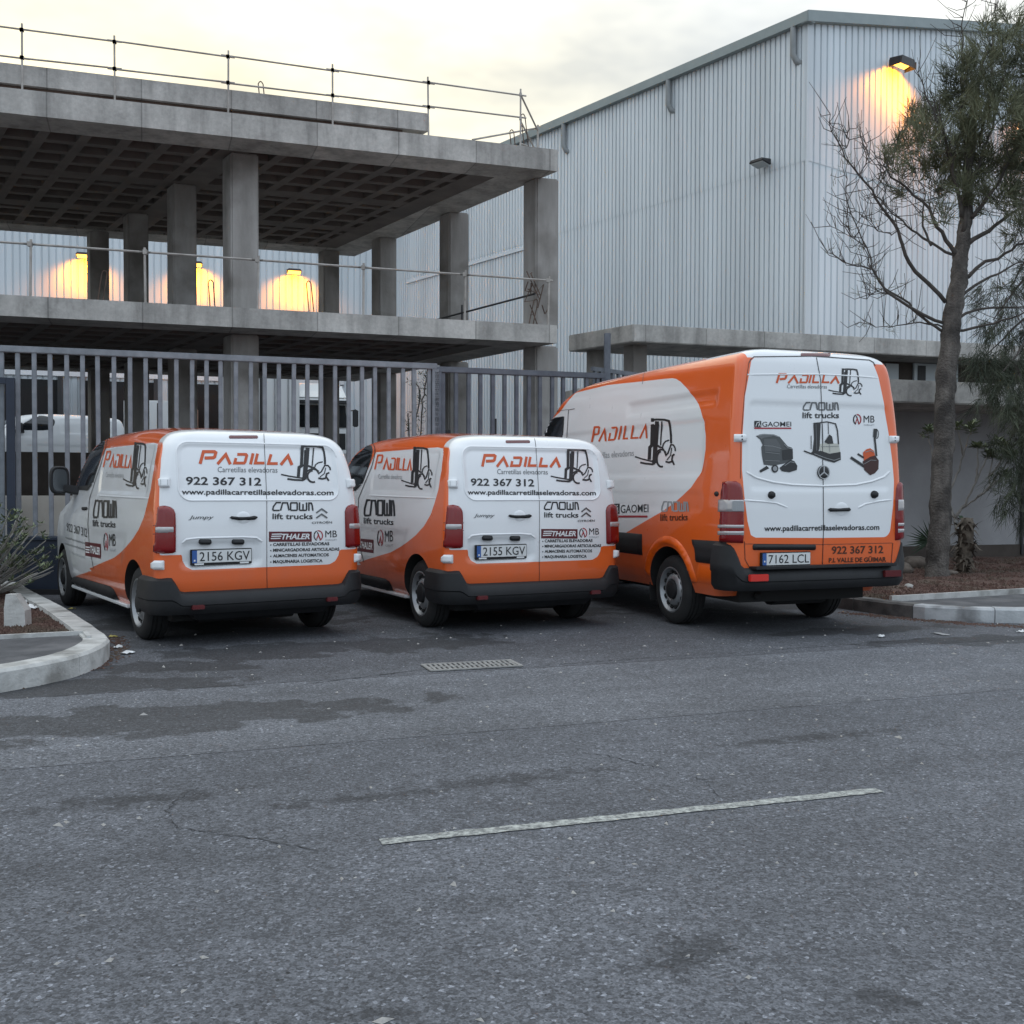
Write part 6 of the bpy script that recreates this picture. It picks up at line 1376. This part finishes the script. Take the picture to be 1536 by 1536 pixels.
def tractor(px, Y, rz, label):
    p = at_depth(px, 660, Y); t = thing('truck_tractor', label, 'truck', (p.x, p.y, YZ), rz); W = 1.2    # cab faces -y
    MB().hexa([(-W, 0, .9), (W, 0, .9), (W, 2.1, .9), (-W, 2.1, .9), (-W * .97, .22, 2.75), (W * .97, .22, 2.75), (W * .97, 2.1, 2.75), (-W * .97, 2.1, 2.75)]).build('cab', M_TRUCK, t, bevel=.07)
    MB().hexa([(-W * .92, .28, 2.74), (W * .92, .28, 2.74), (W * .92, 2.1, 2.74), (-W * .92, 2.1, 2.74), (-W * .75, 1.0, 3.3), (W * .75, 1.0, 3.3), (W * .85, 2.1, 3.45), (-W * .85, 2.1, 3.45)]).build('roof_deflector', M_TRUCK, t, bevel=.08)
    MB().hexa([(-W * .9, .052, 1.72), (W * .9, .052, 1.72), (W * .9, .09, 1.72), (-W * .9, .09, 1.72), (-W * .86, .155, 2.5), (W * .86, .155, 2.5), (W * .86, .20, 2.5), (-W * .86, .20, 2.5)]).build('windscreen', M_GLASS, t)
    MB().box(-W * .98, -.02, 2.56, W * .98, .30, 2.66).build('sun_visor', M_BLACK, t); MB().box(-W * .85, -.06, .95, W * .85, .04, 1.5).build('grille', M_PLAST, t); MB().box(-W, -.12, .45, W, .3, .92).build('bumper', M_TRUCK, t, bevel=.05)
    for s in (-1, 1):
        MB().box(s * .95 - .18, -.14, .6, s * .95 + .18, -.08, .8).build('headlight', M_CLEAR, t); MB().box(s * 1.38 - .1, .1, 1.75, s * 1.38 + .1, .2, 2.35).build('wing_mirror', M_BLACK, t, bevel=.03); MB().tube([(s * 1.15, .18, 2.3), (s * 1.4, .16, 2.36)], .02, 6).build('mirror_arm', M_BLACK, t)
        MB().box(min(s * 1.203, s * 1.215), .55, 1.75, max(s * 1.203, s * 1.215), 1.2, 2.4).build('side_window', M_GLASS, t)
        w_ = MB(); w_.lathe([(s * .0, .25), (s * .02, .48), (s * -.05, .5), (s * -.28, .5), (s * -.3, .25)], 28); o = w_.build('wheel', M_RUB, t, sharp=40); o.location = (s * 1.12, .9, .5)
    MB().box(-.9, 2.1, .6, .9, 5.5, .95).build('chassis', M_UNDER, t)
    return t
tractor(474, 37.5, math.radians(12), 'white lorry tractor cab with dark windscreen facing out from the loading docks')
def trailer(px, Y, rz, label, W=1.28, H=2.75):
    p = at_depth(px, 660, Y); t = thing('box_trailer', label, 'trailer', (p.x, p.y, YZ), rz)
    MB().box(-W, 0, 1.0, W, 6.0, 1.0 + H).build('cargo_box', M_TRUCK, t, bevel=.03); MB().box(-.05, -.02, 1.1, .05, .01, .9 + H).build('door_seam', M_BLACK, t)
    for x in (-.9, -.45, .45, .9): MB().tube([(x, -.03, 1.05), (x, -.03, .95 + H)], .025, 6).build('lock_bar', M_RIM, t)
    MB().box(-W, -.05, .55, W, .05, .72).build('under_run_bar', M_BLACK, t)
    for s in (-1, 1):
        w_ = MB(); w_.lathe([(s * .0, .25), (s * .02, .46), (s * -.05, .48), (s * -.3, .48), (s * -.32, .25)], 24); o = w_.build('wheel', M_RUB, t, sharp=40); o.location = (s * 1.15, 1.6, .5)
        MB().box(s * 1.0 - .15, -.07, .74, s * 1.0 + .15, -.04, .86).build('tail_light', M_RED, t)
    return t
trailer(392, 36.5, math.radians(14), 'white box trailer backed towards the docks behind the front concrete column')
trailer(238, 39.0, math.radians(14), 'lower white box trailer seen between two dark columns', 1.2, 1.75)
# ---- dark scaffold leftovers behind the fence
for px, h, lab in ((741, 2.55, 'short black steel pole behind the dark fence run'), (672, 2.35, 'black pole with a diagonal brace beside the weed sapling')):
    p = at_depth(px, 640, 18.2); t = thing('steel_pole', lab, 'pole', (p.x, p.y, 0)); MB().box(-.045, -.045, 0, .045, .045, h).build('shaft', M_BLACK, t)
    MB().box(-.12, -.12, 0, .12, .12, .02).build('base_plate', M_BLACK, t)
    if px < 700: MB().tube([(-.45, 0, 1.55), (0, 0, 2.15)], .022, 6).build('brace', M_BLACK, t)

# ---- stones and litter
M_STONE = noise_mat('pale_stone', (.30, .285, .265), (.48, .465, .44), 12, .9, .4); M_ROCK = noise_mat('brown_rock', (.075, .06, .05), (.19, .16, .135), 6, .95, .6, 7, bscale=20); M_PAPER = mat('white_litter', (.72, .73, .73), .6); M_YLEAF = mat('yellow_leaf', (.42, .36, .10), .7)
def rock(px, py, z, size, m, label, sq=.6, name='stone'):
    p = gp(px, py, z); bm = bmesh.new(); bmesh.ops.create_icosphere(bm, subdivisions=2, radius=size)
    for v in bm.verts: v.co *= rng.uniform(.78, 1.12); v.co.z *= sq; v.co.x *= 1.25
    me = bpy.data.meshes.new(name); bm.to_mesh(me); bm.free(); finish(me, m, True); o = link(name, me); o.location = (p.x, p.y, z + size * sq * .55); o.rotation_euler = (0, 0, rng.uniform(0, 6)); return tag(o, label, name)
rock(1363, 882, .12, .062, M_STONE, 'pale rounded stone lying on the cinder bed')
rock(1372, 852, .12, .17, M_ROCK, 'large brown rock shape standing for a dead-leaf heap at the foot of the tree', .8, 'rock'); rock(1356, 860, .12, .13, M_ROCK, 'smaller brown rock shape standing for the front of the dead-leaf heap', .8, 'rock')  # both rock meshes stand in for a heap of dead leaves
rock(1350, 862, .12, .035, M_STONE, 'tiny white stone against the brown heap')
rock(1426, 862, .12, .09, M_ROCK, 'flat brown rock right of the tree trunk', .5, 'rock')
def scrap(px, py, z, sx, sy, m, label, name='paper_scrap', crumple=.02):
    p = gp(px, py, z); n = 6; V = []; F = []
    for i in range(n):
        for j in range(n):
            u_ = i / (n - 1) - .5; v_ = j / (n - 1) - .5; k = 1 - .35 * (abs(u_) + abs(v_)) * rng.uniform(.4, 1.2); V.append((u_ * sx * k, v_ * sy * k, .006 + abs(rng.normal(0, crumple)) * (1 - 1.2 * max(abs(u_), abs(v_)))))
            if i and j: a = (i - 1) * n + j - 1; F.append((a, a + 1, a + n + 1, a + n))
    o = pyobj(name, V, F, m, None, True); o.location = (p.x, p.y, z); o.rotation_euler = (0, 0, rng.uniform(0, 6)); md = o.modifiers.new('s', 'SOLIDIFY'); md.thickness = .002; return tag(o, label, name.replace('_', ' '))
scrap(73, 882, 0, .22, .16, M_PAPER, 'crumpled white plastic bag under the front of the leftmost van', 'plastic_bag', .06)
scrap(192, 981, 0, .13, .09, M_PAPER, 'flattened white paper scrap on the asphalt off the planter corner')
scrap(170, 956, 0, .10, .05, M_YLEAF, 'yellow fallen leaf beside the planter corner', 'fallen_leaf', .01)
scrap(177, 973, 0, .09, .04, M_PAPER, 'narrow white paper strip beside the planter corner')
scrap(46, 914, .12, .16, .10, M_PAPER, 'white paper scraps lying in the planter gravel', crumple=.03)
scrap(38, 905, .12, .09, .07, M_PAPER, 'small white paper ball near the planter kerb', crumple=.03)
scrap(108, 914, 0, .10, .05, M_YLEAF, 'dull yellow leaf on the asphalt under the leftmost van', 'fallen_leaf', .01)
scrap(1322, 956, 0, .10, .07, M_PAPER, 'white paper scrap on the asphalt in front of the dirty kerb')
scrap(1412, 952, 0, .24, .10, mat('grey_litter', (.30, .30, .30), .8), 'grey flattened smear of litter in front of the painted kerb', crumple=.004)
scrap(1532, 949, 0, .12, .05, M_PAPER, 'thin white scrap near the right end of the painted kerb')
for (x, y) in ((1383, 938), (1395, 935), (1405, 946), (235, 1142), (715, 1195), (545, 1353), (700, 1197), (95, 1172), (1160, 1117), (1100, 1013), (160, 1305)):
    pass
# scattered grit and bits of straw on the road
V = []; F = []
for _ in range(700):
    a = rng.uniform(-6, 9); v_ = rng.uniform(2.2, 10.5); p = Vector(road_pt(a, v_)); s = rng.uniform(.004, .016) * (1.6 if rng.random() < .08 else 1); an = rng.uniform(0, 6.28); k = len(V)
    for x, y, z in ((-1, -.6, 0), (1, -.5, 0), (.1, .8, 0), (0, 0, .6)):
        x *= s * rng.uniform(.5, 1.6); y *= s * .7; V.append((p.x + x * math.cos(an) - y * math.sin(an), p.y + x * math.sin(an) + y * math.cos(an), .001 + z * s))
    F += [(k, k + 1, k + 3), (k + 1, k + 2, k + 3), (k + 2, k, k + 3)]
o = pyobj('road_grit', V, F, M_STONE); o['kind'] = 'stuff'; tag(o, 'loose pale grit and chips scattered over the asphalt', 'grit')
# brown silt along the kerb feet
V = []; F = []
def silt(pts, n, spread):
    global V, F
    for _ in range(n):
        i = rng.integers(len(pts) - 1); p = gp(*pts[i]).lerp(gp(*pts[i + 1]), rng.random()); p = p + Vector((rng.normal(0, spread), rng.normal(0, spread), 0)); s = rng.uniform(.004, .02); an = rng.uniform(0, 6.28); k = len(V)
        for x, y, z in ((-1, -.6, 0), (1, -.5, 0), (.1, .8, 0), (0, 0, .5)):
            x *= s * rng.uniform(.5, 1.8); y *= s; V.append((p.x + x * math.cos(an) - y * math.sin(an), p.y + x * math.sin(an) + y * math.cos(an), .001 + z * s))
        F.extend([(k, k + 1, k + 3), (k + 1, k + 2, k + 3), (k + 2, k, k + 3)])
silt([(20, 1030), (70, 1019), (120, 1007), (150, 996), (172, 984), (180, 968), (170, 955)], 900, .05)
silt([(1270, 920), (1330, 925), (1390, 931), (1460, 937), (1536, 940)], 900, .07)
o = pyobj('kerb_silt', V, F, M_SOIL); o['kind'] = 'stuff'; tag(o, 'reddish brown silt and leaf bits gathered along the kerb feet', 'silt')
